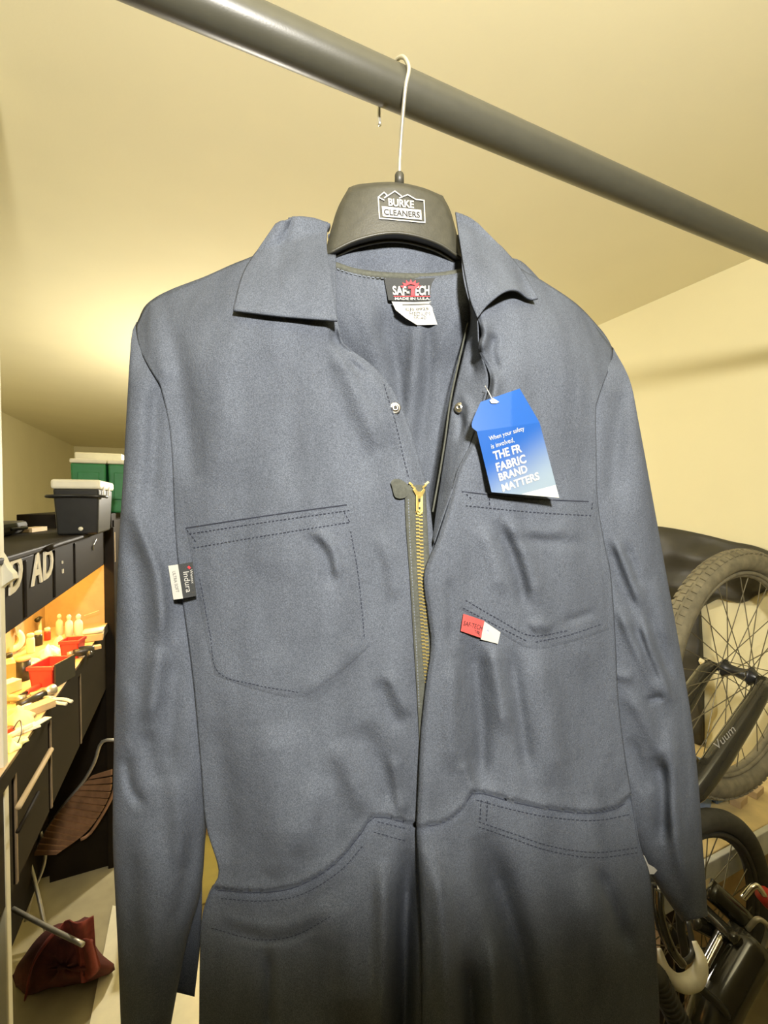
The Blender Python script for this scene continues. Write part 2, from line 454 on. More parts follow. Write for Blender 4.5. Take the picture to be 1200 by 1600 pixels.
# folds: polyline, height (m), half width (px)   (ridges > 0, creases < 0)
FOLDS = [
    # left shoulder and chest
    ([(258, 500), (280, 580), (296, 680), (300, 760)], -.0050, 22),
    ([(240, 470), (250, 540), (262, 600)], .0030, 16),
    ([(320, 520), (345, 640), (352, 760)], .0030, 40),
    ([(420, 540), (440, 660), (450, 780)], -.0022, 32),
    ([(520, 530), (560, 620), (600, 700)], .0045, 26),
    ([(490, 500), (540, 640), (590, 760)], -.0035, 24),
    ([(545, 560), (590, 640), (625, 745)], -.0030, 13),
    ([(530, 506), (540, 528), (556, 548)], .0040, 8),
    ([(520, 512), (528, 540), (548, 566), (580, 590)], -.0035, 8),
    ([(755, 500), (757, 525), (752, 548)], .0040, 8),
    ([(772, 520), (768, 550), (778, 585)], -.0040, 9),
    ([(776, 580), (772, 620), (756, 660)], .0035, 8),
    # left pocket
    ([(492, 826), (520, 858), (530, 905)], .0030, 9),
    ([(480, 835), (508, 870), (518, 920)], -.0026, 9),
    ([(430, 880), (420, 960), (440, 1040)], -.0020, 34),
    ([(560, 1000), (520, 1050), (470, 1085)], .0022, 16),
    ([(590, 830), (612, 880), (618, 940)], .0028, 14),
    # left belly
    ([(330, 1120), (350, 1250), (350, 1350)], -.0030, 26),
    ([(420, 1130), (440, 1240), (440, 1340)], .0040, 46),
    ([(590, 1060), (608, 1110), (630, 1140)], -.0030, 12),
    ([(604, 1050), (625, 1090), (640, 1120)], .0026, 10),
    ([(560, 1130), (600, 1210), (620, 1262)], -.0042, 20),
    ([(520, 1160), (560, 1240), (575, 1275)], .0035, 18),
    ([(500, 1210), (470, 1300), (420, 1370)], .0030, 26),
    ([(612, 1180), (622, 1240), (632, 1275)], .0035, 10),
    # right chest and pocket
    ([(800, 520), (790, 600), (740, 760)], .0025, 34),
    ([(880, 480), (900, 600), (905, 720)], .0030, 40),
    ([(772, 812), (792, 850), (810, 900), (822, 955)], -.0048, 12),
    ([(790, 806), (815, 850), (832, 900), (838, 945)], .0036, 14),
    ([(752, 820), (770, 870), (785, 930)], .0030, 14),
    ([(800, 842), (860, 846), (915, 850)], -.0022, 10),
    ([(820, 826), (850, 832), (885, 826)], .0018, 10),
    ([(830, 985), (845, 975), (860, 985)], .0030, 10),
    ([(880, 972), (905, 965), (928, 956)], -.0020, 7),
    ([(702, 900), (706, 960), (706, 1010)], -.0026, 9),
    # right belly
    ([(735, 990), (745, 1080), (752, 1160), (748, 1232)], -.0085, 17),
    ([(768, 1000), (782, 1080), (790, 1150)], .0050, 13),
    ([(796, 1010), (806, 1080), (818, 1160), (826, 1215)], -.0052, 13),
    ([(842, 1010), (856, 1120), (870, 1230)], .0045, 22),
    ([(708, 1030), (705, 1120), (708, 1210)], .0042, 16),
    ([(905, 1020), (915, 1120), (925, 1230)], -.0025, 30),
    ([(722, 1190), (735, 1222), (744, 1236)], .0020, 9),
    # trousers
    ([(640, 1325), (634, 1420), (632, 1520), (628, 1700)], -.016, 15),
    ([(672, 1320), (690, 1420), (698, 1540), (700, 1700)], .010, 20),
    ([(752, 1300), (778, 1380), (806, 1470), (826, 1580), (836, 1720)], -.014, 24),
    ([(730, 1500), (738, 1600), (742, 1720)], -.011, 13),
    ([(768, 1460), (772, 1560), (776, 1720)], .007, 14),
    ([(900, 1360), (930, 1440), (960, 1560), (965, 1720)], .006, 30),
    ([(930, 1350), (960, 1420), (985, 1490)], -.005, 12),
    ([(418, 1480), (420, 1540), (420, 1620)], -.004, 9),
    ([(500, 1400), (540, 1480), (560, 1600)], .005, 36),
    ([(600, 1340), (600, 1450), (598, 1650)], .008, 16),
    ([(345, 1450), (420, 1468), (470, 1460), (520, 1425)], -.0012, 9),
    ([(345, 1432), (420, 1448), (470, 1440), (510, 1410)], .0008, 9),
]
def dist_poly(px, py, P, n=40):
    """distance to a polyline and how far along it (0..1)"""
    Q = catmull(np.array(P, float), n)
    best = np.full(px.shape, 1e9); along = np.zeros(px.shape)
    for i in range(n - 1):
        a = Q[i]; b = Q[i + 1]; ab = b - a; L2 = ab @ ab
        t = np.clip(((px - a[0]) * ab[0] + (py - a[1]) * ab[1]) / L2, 0, 1)
        d = (px - a[0] - t * ab[0]) ** 2 + (py - a[1] - t * ab[1]) ** 2
        k = d < best
        best = np.where(k, d, best); along = np.where(k, (i + t) / (n - 1), along)
    return np.sqrt(best), along
def folds(px, py, table):
    out = np.zeros(px.shape)
    for P, h, wd in table:
        h = h * 2.0
        P_ = np.array(P); lo = P_.min(0) - 3 * wd; hi = P_.max(0) + 3 * wd
        k = (px > lo[0]) & (px < hi[0]) & (py > lo[1]) & (py < hi[1])
        if not k.any(): continue
        d, a = dist_poly(px[k], py[k], P)
        out[k] += h * np.exp(-(d / wd) ** 2) * np.clip(np.sin(math.pi * np.clip(a, .0, 1)) * 1.6 + .12, 0, 1)
    return out
_W = [(rng.uniform(.012, .035) * (1 if i % 2 else -1), rng.uniform(.004, .018), rng.uniform(0, 6.28), rng.uniform(.2, .55)) for i in range(9)]
_W2 = [(rng.uniform(.04, .09) * (1 if i % 2 else -1), rng.uniform(.02, .07), rng.uniform(0, 6.28), rng.uniform(.05, .13)) for i in range(9)]
def crumple(px, py, k=1.0):
    o = np.zeros(px.shape)
    for a, b, c, h in _W + _W2: o += h * np.sin(a * px + b * py + c)
    return o * .0013 * k
# the waist, where the blouse hangs over the top of the trouser pockets
WAIST_L = [(300, 1380), (330, 1386), (400, 1392), (460, 1384), (520, 1350), (560, 1305), (585, 1274), (640, 1284), (662, 1288)]
WAIST_R = [(640, 1292), (690, 1284), (722, 1262), (742, 1236), (800, 1250), (860, 1262), (920, 1268), (965, 1260), (990, 1240), (1040, 1230)]
def waist_y(px, side):
    return interp(px, catmull(WAIST_L if side < 0 else WAIST_R, 60))
def body_depth(px, py):
    L = interp(py, LREF); R = interp(py, RREF)
    s = (px - (L + R) / 2) / ((R - L) / 2)
    a = np.abs(s)
    d = -.030 + .040 * (1 - np.clip(a, 0, 1) ** 3.2) - .09 * np.clip(a - 1, 0, 1)
    k = np.clip((py - interp(px, YSH)) / 150, 0, 1)
    return d - .05 * (1 - k) ** 2.2
def opening_r(py):
    p = catmull(OPEN_R, 200); return np.interp(py, p[:, 1], p[:, 0])
OPEN_L = [(525, 395), (526, 460), (528, 503), (534, 535), (550, 548), (576, 566), (602, 592), (624, 628), (642, 672), (656, 722), (668, 765), (678, 850), (680, 950), (684, 1050), (676, 1150), (668, 1300), (668, 1450), (666, 1760), (650, 1950), (606, 2560)]
OPEN_R = [(722, 395), (736, 460), (746, 498), (752, 522), (746, 546), (764, 580), (763, 610), (748, 655), (737, 690), (714, 735), (701, 785), (682, 845), (662, 898), (668, 960), (673, 1010), (665, 1070), (657, 1150), (652, 1250), (650, 1300), (654, 1400), (658, 1500), (660, 1760), (676, 1950), (716, 2560)]
def step_waist(px, py, side):
    e = py - waist_y(px, side)
    return np.where(e > 0, -.0062 * np.exp(-e / 90) - .002 * np.exp(-(e / 7) ** 2), .0030 * np.exp(-(e / 16) ** 2))
def depth_l(px, py):
    e = np.clip(interp_x(OPEN_L, py) - px, 0, None)
    upper = np.clip((800 - py) / 60, 0, 1)
    return body_depth(px, py) + folds(px, py, FOLDS) + crumple(px, py) + step_waist(px, py, -1) - .004 * np.exp(-e / 50) * (1 - upper) - .010 * np.exp(-(e / 14) ** 2) * upper
def depth_r(px, py):
    e = px - opening_r(py)
    return body_depth(px, py) + folds(px, py, FOLDS) + crumple(px, py) + step_waist(px, py, 1) + .010 * np.exp(-(e / 70) ** 2) - .006 * np.exp(-(e / 5) ** 2)
def interp_x(P, py):
    p = catmull(P, 200); return np.interp(py, p[:, 1], p[:, 0])
def fl(px, py, o=0.0): return gm(np.asarray(px, float), np.asarray(py, float), depth_l(np.asarray(px, float), np.asarray(py, float)) + o)
def fr(px, py, o=0.0): return gm(np.asarray(px, float), np.asarray(py, float), depth_r(np.asarray(px, float), np.asarray(py, float)) + o)

def patch(name, P, dep, m, parent, **kw):
    nv, nu = P.shape[:2]
    X = P[..., 0].ravel(); Y = P[..., 1].ravel()
    d = dep(X, Y) if callable(dep) else np.asarray(dep).ravel()
    return mk(name, (gm(X, Y, d), grid_faces(nu, nv)), m, parent, smooth=kw.pop('smooth', True), **kw)
def rows(left, right, top, nu, nv, ybot):
    """panel grid: left and right edges as x(y), top edge as a curve"""
    T = catmull(top, nu)
    v = np.linspace(0, 1, nv)
    y = T[None, :, 1] + (ybot - T[None, :, 1]) * v[:, None]
    u = np.linspace(0, 1, nu)
    xl = interp_x(left, y); xr = interp_x(right, y)
    x = xl + (xr - xl) * u[None]
    b = np.clip(1 - v[:, None] * (ybot - 420) / 96, 0, 1)
    x = x * (1 - b) + T[None, :, 0] * b
    return np.stack([x, y], -1)
def stitches(name, P, fn, m, parent, dash=5.0, gap=3.2, wd=1.3):
    L = np.linalg.norm(np.diff(np.array(P, float), axis=0), axis=1).sum()
    Q = catmull(P, max(int(L), 8))
    V = []; Fc = []
    st = dash + gap; i = 0
    while (i + 1) * st < L:
        a = Q[min(int(i * st), len(Q) - 1)]; b = Q[min(int(i * st + dash), len(Q) - 1)]
        t = b - a; t = t / (np.linalg.norm(t) + 1e-9); n = np.array([-t[1], t[0]]) * wd / 2
        k = len(V)
        V += [a - n, b - n, b + n, a + n]
        Fc.append((k, k + 1, k + 2, k + 3)); i += 1
    if not V: return
    V = np.array(V)
    lo = fn(V[:, 0], V[:, 1], .0002); hi = fn(V[:, 0], V[:, 1], .0010)
    n = len(V); F2 = []
    for q in Fc:
        F2.append(tuple(i + n for i in q))
        for a, b in zip(q, q[1:] + q[:1]): F2.append((a, b, b + n, a + n))
    return mk(name, (np.concatenate([lo, hi]), F2), m, parent, kind='stuff')

def idw(X, Y, d):
    """depth lookup on a scattered surface, smoothly interpolated"""
    X = np.ravel(X); Y = np.ravel(Y); d = np.ravel(d)
    def q(px, py):
        px = np.asarray(px, float); py = np.asarray(py, float); out = []
        for a, b in zip(np.ravel(px), np.ravel(py)):
            r = (X - a) ** 2 + (Y - b) ** 2
            k = np.argpartition(r, 5)[:5]; wk = 1 / (r[k] + .05)
            out.append((d[k] * wk).sum() / wk.sum())
        return np.array(out).reshape(px.shape)
    return q
# ------------------------------------------------------------------ coverall panels
cv = empty('coverall', gm(np.array(640.), np.array(2560.), np.array(-.04)), 'navy blue zip-front work coverall hanging open at the collar', 'coverall')
SIDE_L = [(212, 500), (216, 520), (243, 580), (262, 650), (269, 720), (272, 800), (280, 900), (300, 1050), (314, 1200), (322, 1290), (342, 1362), (326, 1396), (314, 1450), (311, 1600), (311, 1760), (322, 2100), (350, 2560)]
SIDE_R = [(960, 520), (957, 545), (936, 590), (931, 640), (932, 700), (934, 780), (945, 850), (955, 900), (962, 1000), (967, 1100), (980, 1200), (989, 1250), (1000, 1320), (1015, 1365), (1022, 1430), (1028, 1520), (1031, 1600), (1031, 1760), (1016, 2100), (986, 2560)]
TOP_L = [(212, 508), (222, 488), (238, 468), (270, 451), (320, 432), (375, 408), (430, 392), (525, 398)]
TOP_R = [(722, 398), (790, 400), (815, 420), (850, 440), (900, 474), (935, 510), (950, 530), (957, 545)]
PL = rows(SIDE_L, OPEN_L, TOP_L, 130, 500, 2555)
panel_l = patch('front_panel', PL, depth_l, NAVY, cv, solid=.0012)
PR = rows(OPEN_R, SIDE_R, TOP_R, 110, 500, 2555)
panel_r = patch('front_panel', PR, depth_r, NAVY, cv, solid=.0012)
# back panel: its outside edge is sewn to the sides and shoulders, the middle hangs 9 cm behind the front
TOPB = [(214, 508), (238, 470), (320, 436), (430, 394), (505, 404), (560, 424), (620, 432), (680, 432), (722, 426), (800, 404), (850, 444), (900, 478), (957, 545)]
PB = rows(SIDE_L, SIDE_R, TOPB, 120, 120, 1760)
u_ = np.linspace(0, 1, 120)[None, :]; v_ = np.linspace(0, 1, 120)[:, None]
neck = np.clip(1 - np.abs(PB[..., 0] - 620) / 150, 0, 1) ** .5
E_ = (4 * u_ * (1 - u_)) ** .5 * np.maximum(np.clip(v_ * 7, 0, 1) ** .5, neck)
bf = folds(PB[..., 0].ravel(), PB[..., 1].ravel(), [([(652, 490), (645, 600), (632, 700)], .0055, 10), ([(672, 500), (668, 600), (655, 720)], -.004, 10), ([(600, 480), (612, 560), (640, 680)], -.004, 14), ([(560, 460), (585, 540), (620, 620)], .004, 16)]).reshape(E_.shape)
db = body_depth(PB[..., 0].ravel(), PB[..., 1].ravel()).reshape(E_.shape) - .002 - (.034 + .036 * np.clip(v_ * 9, 0, 1)) * E_ + bf
patch('back_panel', PB, db, NAVY, cv, solid=.0012)

# ------------------------------------------------------------------ trouser legs below the picture
def tube_px(left, right, d0, df, dbk, nv, nu, fold=None, cr=1.0, pw=1.0):
    """cloth tube between two edges in pattern space, df in front of and dbk behind the middle depth d0"""
    L = catmull(left, nv); R = catmull(right, nv)
    th = np.linspace(0, 2 * math.pi, nu, endpoint=False)
    c = np.cos(th)[None]; s = np.sin(th)[None]
    X = (L[:, :1] + R[:, :1]) / 2 - c * (R[:, :1] - L[:, :1]) / 2
    Y = (L[:, 1:] + R[:, 1:]) / 2 - c * (R[:, 1:] - L[:, 1:]) / 2
    vv = np.linspace(0, 1, nv)
    D0 = np.interp(vv, np.linspace(0, 1, len(d0)), d0)[:, None]
    DF = np.interp(vv, np.linspace(0, 1, len(df)), df)[:, None]
    DB = np.interp(vv, np.linspace(0, 1, len(dbk)), dbk)[:, None]
    D = D0 + np.where(s > 0, DF * np.abs(s) ** pw, -DB * np.abs(s) ** pw)
    x = X.ravel(); y = Y.ravel(); d = D.ravel().copy()
    k = (np.broadcast_to(s, X.shape).ravel() > 0)
    wgt = np.clip(np.broadcast_to(s, X.shape).ravel() * 2.2, 0, 1)
    if fold: d += np.where(k, folds(x, y, fold) * wgt * .60, 0)
    d += crumple(x, y, cr) * np.where(k, wgt, 0)
    return gm(x, y, d), grid_faces(nu, nv, True)
leg_l = mk('trouser_leg', tube_px([(316, 1700), (322, 2100), (350, 2560)], [(652, 1700), (630, 2100), (600, 2560)], [-.035], [.002], [.05], 50, 60), NAVY, cv, smooth=True)
leg_r = mk('trouser_leg', tube_px([(660, 1700), (690, 2100), (720, 2560)], [(1026, 1700), (1015, 2100), (985, 2560)], [-.035], [.002], [.05], 50, 60), NAVY, cv, smooth=True)

# ------------------------------------------------------------------ sleeves
def prof(*p):
    p = np.array(p); return np.interp(np.linspace(0, 1, 97), p[:, 0], p[:, 1])
FS_L = [
    ([(222, 560), (214, 700), (205, 820)], .0050, 22),
    ([(244, 600), (240, 720), (232, 800)], -.0060, 14),
    ([(205, 790), (228, 850), (246, 900), (252, 960), (250, 1010)], .0090, 12),
    ([(196, 830), (212, 890), (222, 960), (222, 1040)], -.0050, 15),
    ([(250, 1010), (240, 1080), (232, 1130)], .0070, 13),
    ([(196, 1180), (204, 1230), (225, 1262)], -.0060, 9),
    ([(230, 1140), (238, 1190), (250, 1230)], -.0050, 14),
    ([(196, 1060), (200, 1130), (196, 1190)], .0040, 14),
    ([(276, 1010), (268, 1120), (262, 1220)], -.0060, 16),
    ([(270, 1210), (280, 1280), (282, 1360)], .0050, 16),
    ([(225, 1280), (240, 1400), (240, 1560)], .0050, 24),
    ([(300, 1300), (290, 1380), (270, 1450)], -.0040, 12),
    ([(204, 1330), (205, 1430), (208, 1560)], -.0030, 14),
]
sl_l = mk('sleeve', tube_px([(213, 503), (205, 530), (198, 640), (192, 750), (185, 860), (181, 1000), (178, 1150), (176, 1300), (180, 1400), (185, 1500), (190, 1640)],
                            [(228, 506), (268, 566), (306, 680), (314, 800), (312, 920), (328, 1050), (336, 1180), (322, 1300), (314, 1390), (290, 1480), (260, 1640)],
                            prof((0, -.100), (.042, -.067), (.083, -.053), (.15, -.053), (.25, -.057), (.4, -.064), (.6, -.071), (.85, -.075), (1, -.080)), prof((0, .002), (.042, .007), (.083, .012), (.15, .017), (.25, .024), (.4, .032), (.5, .036), (.7, .038), (1, .036)), [.015, .03, .035], 230, 110, FS_L, 1.2, .85), NAVY, cv, smooth=True)
FS_R = [
    ([(975, 590), (962, 690), (955, 790)], -.0070, 15),
    ([(990, 640), (1000, 740), (1008, 830)], .0040, 18),
    ([(948, 845), (970, 910), (992, 960)], -.0050, 10),
    ([(960, 840), (985, 900), (1004, 950)], .0060, 8),
    ([(975, 850), (992, 890), (1000, 920)], -.0050, 7),
    ([(966, 945), (990, 1000), (1018, 1055), (1040, 1100)], .0085, 10),
    ([(985, 970), (1010, 1030), (1030, 1075)], -.0070, 8),
    ([(1004, 960), (1016, 1010), (1036, 1060), (1052, 1105)], .0080, 8),
    ([(1012, 950), (1030, 1010), (1050, 1060)], -.0050, 8),
    ([(1010, 1096), (1024, 1092), (1036, 1088)], -.0060, 5),
    ([(990, 1060), (968, 1055), (958, 1048)], .0040, 8),
    ([(975, 1080), (1000, 1110), (1020, 1150), (1040, 1200)], .0060, 13),
    ([(1046, 1120), (1050, 1200), (1052, 1280), (1066, 1350), (1080, 1400)], .0110, 14),
    ([(1020, 1180), (1034, 1220), (1036, 1260), (1036, 1320)], -.0110, 14),
    ([(985, 1150), (1000, 1200), (1018, 1240)], -.0060, 10),
    ([(1068, 1000), (1076, 1080), (1082, 1160)], -.0030, 10),
    ([(1020, 900), (1036, 960), (1046, 1010)], .0040, 10),
]
sl_r = mk('sleeve', tube_px([(942, 541), (914, 590), (892, 680), (900, 780), (922, 880), (930, 980), (938, 1080), (950, 1180), (972, 1262), (1000, 1338), (1030, 1388), (1066, 1440)],
                            [(958, 543), (984, 594), (998, 660), (1020, 780), (1040, 890), (1060, 1000), (1080, 1120), (1092, 1230), (1098, 1320), (1102, 1370), (1104, 1402), (1106, 1432)],
                            prof((0, -.091), (.042, -.062), (.083, -.051), (.15, -.052), (.25, -.057), (.4, -.064), (.6, -.071), (.85, -.075), (1, -.075)), prof((0, .002), (.042, .006), (.083, .010), (.15, .016), (.25, .024), (.4, .032), (.5, .036), (.8, .035), (1, .026)), [.015, .03, .035, .03], 230, 110, FS_R, 1.2, .85), NAVY, cv, smooth=True)
def sleeve_at_l(px, py, o=0.0): return gm(np.asarray(px, float), np.asarray(py, float), -.035 + o)
# far side of the open left cuff
cuff = coons([(270, 1380), (316, 1372)], [(256, 1545), (280, 1550), (304, 1556)], [(270, 1380), (262, 1470), (256, 1545)], [(316, 1372), (314, 1460), (304, 1556)], 14, 24)
patch('cuff_facing', cuff, lambda x, y: -.098 - .00018 * (x - 256), NAVY, cv, solid=.0012)
# cuff hem of the right sleeve
mk('cuff_hem', tube_px([(1052, 1418), (1063, 1436)], [(1104, 1412), (1106, 1431)], [-.074], [.028], [.030], 5, 50, None, .5, .85), NAVY, cv, smooth=True)

# ------------------------------------------------------------------ placket facing turned back inside the right opening
fa = [(728, 440), (736, 500), (724, 555), (708, 625), (698, 690), (690, 745), (682, 800), (677, 846)]
fb = [(738, 462), (747, 500), (750, 545), (763, 590), (756, 635), (734, 695), (703, 780), (679, 850)]
FP = coons([fa[0], fb[0]], [fa[-1], fb[-1]], fa, fb, 16, 80)
uu = np.linspace(0, 1, 16)[None] * np.ones((80, 1))
fdep = body_depth(FP[..., 0].ravel(), FP[..., 1].ravel()).reshape(80, 16) + .004 - .040 * (1 - uu) ** 1.2 * np.interp(np.linspace(0, 1, 80), [0, .2, .8, 1], [.6, 1, .7, .1])[:, None]
fdep += folds(FP[..., 0].ravel(), FP[..., 1].ravel(), [([(712, 640), (722, 660), (716, 690)], -.003, 6), ([(722, 618), (734, 640), (730, 668)], .003, 6), ([(745, 530), (738, 560), (742, 590)], -.003, 7)]).reshape(80, 16)
facing = patch('placket_facing', FP, fdep, NAVY, cv, solid=.001)
def fface(px, py, o=0.0):
    px = np.asarray(px, float); py = np.asarray(py, float)
    return gm(px, py, idw(FP[..., 0], FP[..., 1], fdep)(px, py) + o)
mk('facing_tape', tube(fface(*np.array(catmull([(731, 505), (718, 560), (704, 625), (695, 690), (686, 745), (676, 800)], 40)).T, .001), .0011, 6), TAPE, facing, smooth=True)

# ------------------------------------------------------------------ collar
def collar_leaf(name, top, bottom, left, right, side, bulge):
    P = coons(top, bottom, left, right, 46, 46)
    X = P[..., 0].ravel(); Y = P[..., 1].ravel()
    v = np.repeat(np.linspace(0, 1, 46), 46); u = np.tile(np.linspace(0, 1, 46), 46)
    D = (depth_l if side < 0 else depth_r)(X, Y)
    D = body_depth(X, Y) * .8 + D * .2
    d = np.maximum(D + .007, -.055 * (1 - v ** .55) + (D + .009) * v ** .55) + bulge(u, v)
    d = np.maximum(d, -.06 + .05 * v)
    def surf(px, py, o=0.0):
        px = np.asarray(px, float); py = np.asarray(py, float)
        return gm(px, py, idw(X, Y, d)(px, py) + o)
    return mk(name, (gm(X, Y, d), grid_faces(46, 46)), NAVY, cv, smooth=True, solid=.0022), surf
cl, cls = collar_leaf('collar', [(432, 352), (455, 341), (485, 343), (512, 349)], [(365, 487), (440, 496), (527, 503)], [(432, 352), (402, 395), (380, 432), (365, 487)], [(512, 349), (511, 390), (518, 440), (527, 503)], -1,
            lambda u, v: .004 * np.exp(-((u - .15) / .12) ** 2) * (1 - v) - .004 * np.exp(-((u - .32 - .1 * v) / .07) ** 2) * (1 - v) + .004 * np.exp(-((u - .6) / .2) ** 2) * np.sin(v * 3.1))
cr_, crs = collar_leaf('collar', [(711, 333), (722, 337), (735, 343), (746, 351)], [(746, 498), (762, 478), (786, 459), (806, 456), (826, 469), (840, 468)], [(711, 333), (718, 380), (726, 430), (735, 472), (746, 498)], [(746, 351), (788, 394), (818, 430), (840, 468)], 1,
            lambda u, v: .020 * np.exp(-((u - .5) / .28) ** 2) * v ** 4 + .004 * np.exp(-((u - .3) / .2) ** 2) * np.sin(v * 3.1))
stitches('collar_stitching', [(372, 480), (440, 490), (522, 497)], cls, STITCH_L, cl, 3.5, 2.5, 1.2)
stitches('collar_stitching', [(371, 480), (386, 436), (398, 414)], cls, STITCH_L, cl, 3.5, 2.5, 1.2)
# inside of the collar at the nape, under the hanger, with its neck tape
NK = coons([(512, 368), (560, 352), (620, 348), (680, 356), (722, 372)], [(518, 416), (570, 430), (620, 435), (680, 435), (724, 428)], [(512, 368), (518, 416)], [(722, 372), (724, 428)], 40, 16)
vk = np.repeat(np.linspace(0, 1, 16), 40); uk = np.tile(np.linspace(0, 1, 40), 16)
nkd = -.0400 - .004 * (4 * uk * (1 - uk)) ** .45 + .002 * np.sin(vk * 3.1) + .0015 * np.sin(uk * 14) * vk
nape = patch('collar_nape', NK, nkd, NAVY, cv, solid=.002)
TPn = catmull([(517, 412), (560, 426), (620, 432), (680, 432), (724, 425)], 40)
tu = np.linspace(0, 1, 40); td = -.0270 - .004 * (4 * tu * (1 - tu)) ** .45
tv = np.concatenate([gm(TPn[:, 0], TPn[:, 1] - 6, td), gm(TPn[:, 0], TPn[:, 1], td + .002), gm(TPn[:, 0], TPn[:, 1] + 6, td)])
tape = mk('neck_tape', (tv, grid_faces(40, 3)), TAPE, cv, smooth=True, solid=.001)
def ftape(px, py, o=0.0):
    d = np.interp(np.asarray(px, float), TPn[:, 0], td + .0022); return gm(px, py, d + o)
stitches('tape_stitching', [(520, 417), (560, 430), (620, 436), (680, 436), (722, 429)], ftape, STITCH_L, tape, 4, 3, 1.0)
# curled collar roll beside the hanger
roll = catmull([(452, 343), (470, 341), (492, 344), (514, 352)], 24)
mk('collar_roll', tube(gm(roll[:, 0], roll[:, 1] + 4, np.linspace(-.060, -.050, 24)), .0045, 10), NAVY, cv, smooth=True)

# ------------------------------------------------------------------ chest pockets
def pocket(pts_top, pts_bot, pts_l, pts_r, surf, dep, nu=70, nv=70, lift=.0010):
    P = coons(pts_top, pts_bot, pts_l, pts_r, nu, nv)
    X = P[..., 0].ravel(); Y = P[..., 1].ravel()
    v = np.repeat(np.linspace(0, 1, nv), nu); u = np.tile(np.linspace(0, 1, nu), nv)
    e = np.minimum(np.minimum(u, 1 - u), 1 - v)
    d = dep(X, Y) + lift * np.clip(e * 60, 0, 1) + .004 * np.clip(e * 3.3, 0, 1) * np.clip(1 - v * .6, 0, 1)
    return mk('chest_pocket', (gm(X, Y, d), grid_faces(nu, nv)), NAVY, cv, smooth=True), P, d
POL = [(336, 1056), (400, 1078), (470, 1090), (530, 1052), (580, 1008)]
pk_l, PPl, dpl = pocket([(290, 824), (420, 804), (553, 786)], POL, [(290, 824), (304, 900), (322, 1000), (336, 1056)], [(553, 786), (564, 870), (574, 950), (580, 1008)], fl, depth_l)
PORB = [(717, 950), (770, 982), (830, 1014), (890, 1004), (952, 984)]
pk_r, PPr, dpr = pocket([(722, 766), (830, 777), (932, 782)], PORB, [(722, 766), (719, 860), (717, 950)], [(932, 782), (940, 870), (952, 984)], fr, depth_r)
def surf_of(P, d):
    X = P[..., 0].ravel(); Y = P[..., 1].ravel(); d = np.asarray(d).ravel()
    def s(px, py, o=0.0):
        px = np.asarray(px, float); py = np.asarray(py, float)
        return gm(px, py, idw(X, Y, d)(px, py) + o)
    return s
spl = surf_of(PPl, dpl); spr = surf_of(PPr, dpr)
for P in ([(296, 834), (420, 815), (548, 797)], [(302, 856), (420, 836), (552, 815)], [(292, 828), (310, 852)], [(538, 800), (548, 818)], [(312, 905), (328, 990), (341, 1050), (400, 1070), (468, 1082)], [(548, 830), (560, 900), (570, 1000)]):
    stitches('stitching', P, spl, STITCH_D, pk_l, 3.6, 2.6, 1.3)
stitches('hem_edge', [(290, 825), (420, 805), (553, 787)], spl, STITCH_D, pk_l, 14, .1, 1.5)
for P in ([(728, 790), (830, 800), (930, 806)], [(729, 772), (742, 784)], [(765, 772), (765, 792)], [(926, 786), (924, 804)], [(724, 950), (775, 977), (828, 1004)], [(838, 1003), (890, 992), (940, 975)], [(728, 938), (780, 968), (830, 993), (890, 985)]):
    stitches('stitching', P, spr, STITCH_D, pk_r, 3.6, 2.6, 1.3)
stitches('hem_edge', [(722, 768), (830, 779), (932, 784)], spr, STITCH_D, pk_r, 14, .1, 1.4)
# waist edge lines and hip-pocket hems
stitches('waist_seam', [(340, 1391), (400, 1395), (460, 1387), (520, 1353), (560, 1308), (585, 1277), (640, 1287)], fl, STITCH_D, panel_l, 16, .1, 1.5)
stitches('waist_seam', [(662, 1291), (690, 1287), (722, 1265), (742, 1239), (800, 1253), (860, 1265), (920, 1271), (965, 1263), (986, 1246)], fr, STITCH_D, panel_r, 16, .1, 1.5)
for P in ([(745, 1250), (800, 1265), (860, 1277), (930, 1282), (988, 1272)], [(748, 1284), (800, 1302), (860, 1322), (930, 1332), (1000, 1324)], [(748, 1292), (800, 1310), (860, 1330), (930, 1340), (1000, 1332)], [(752, 1250), (750, 1284)], [(762, 1252), (760, 1288)]):
    stitches('hip_pocket_stitching', P, fr, STITCH_D, panel_r, 4, 2.6, 1.4)
for P in ([(345, 1404), (410, 1408), (470, 1398), (530, 1362), (570, 1318)], [(330, 1450), (400, 1468), (460, 1462), (520, 1430)], [(590, 1284), (640, 1296)], [(584, 1300), (640, 1316)]):
    stitches('hip_pocket_stitching', P, fl, STITCH_D, panel_l, 4, 2.6, 1.4)
stitches('placket_stitching', [(600, 600), (618, 660), (632, 720), (640, 750)], fl, STITCH_D, panel_l, 3.6, 3, 1.1)

# ------------------------------------------------------------------ zipper
zl = [(632, 758), (634, 820), (640, 900), (646, 1000), (651, 1080), (655, 1160), (656, 1220)]
zr = [(664, 758), (668, 830), (672, 900), (678, 1000), (680, 1080), (674, 1160), (668, 1220)]
ZP = coons([zl[0], zr[0]], [zl[-1], zr[-1]], zl, zr, 8, 60)
zt = patch('zipper_tape', ZP, lambda x, y: depth_l(x, y) + .0016, TAPE, cv, solid=.001)
tb = catmull([(613, 762), (611, 752), (622, 748), (636, 756), (640, 768), (632, 778), (618, 777)], 24, True)
tbf = fl(tb[:, 0], tb[:, 1], .0038); tbb = fl(tb[:, 0], tb[:, 1], .0004); c_ = fl([625.], [763.], .0046)
mk('tape_end', (np.concatenate([tbf, tbb, c_]), [(i, (i + 1) % 24, 48) for i in range(24)] + [(i, (i + 1) % 24, (i + 1) % 24 + 24, i + 24) for i in range(24)]), TAPE, zt)
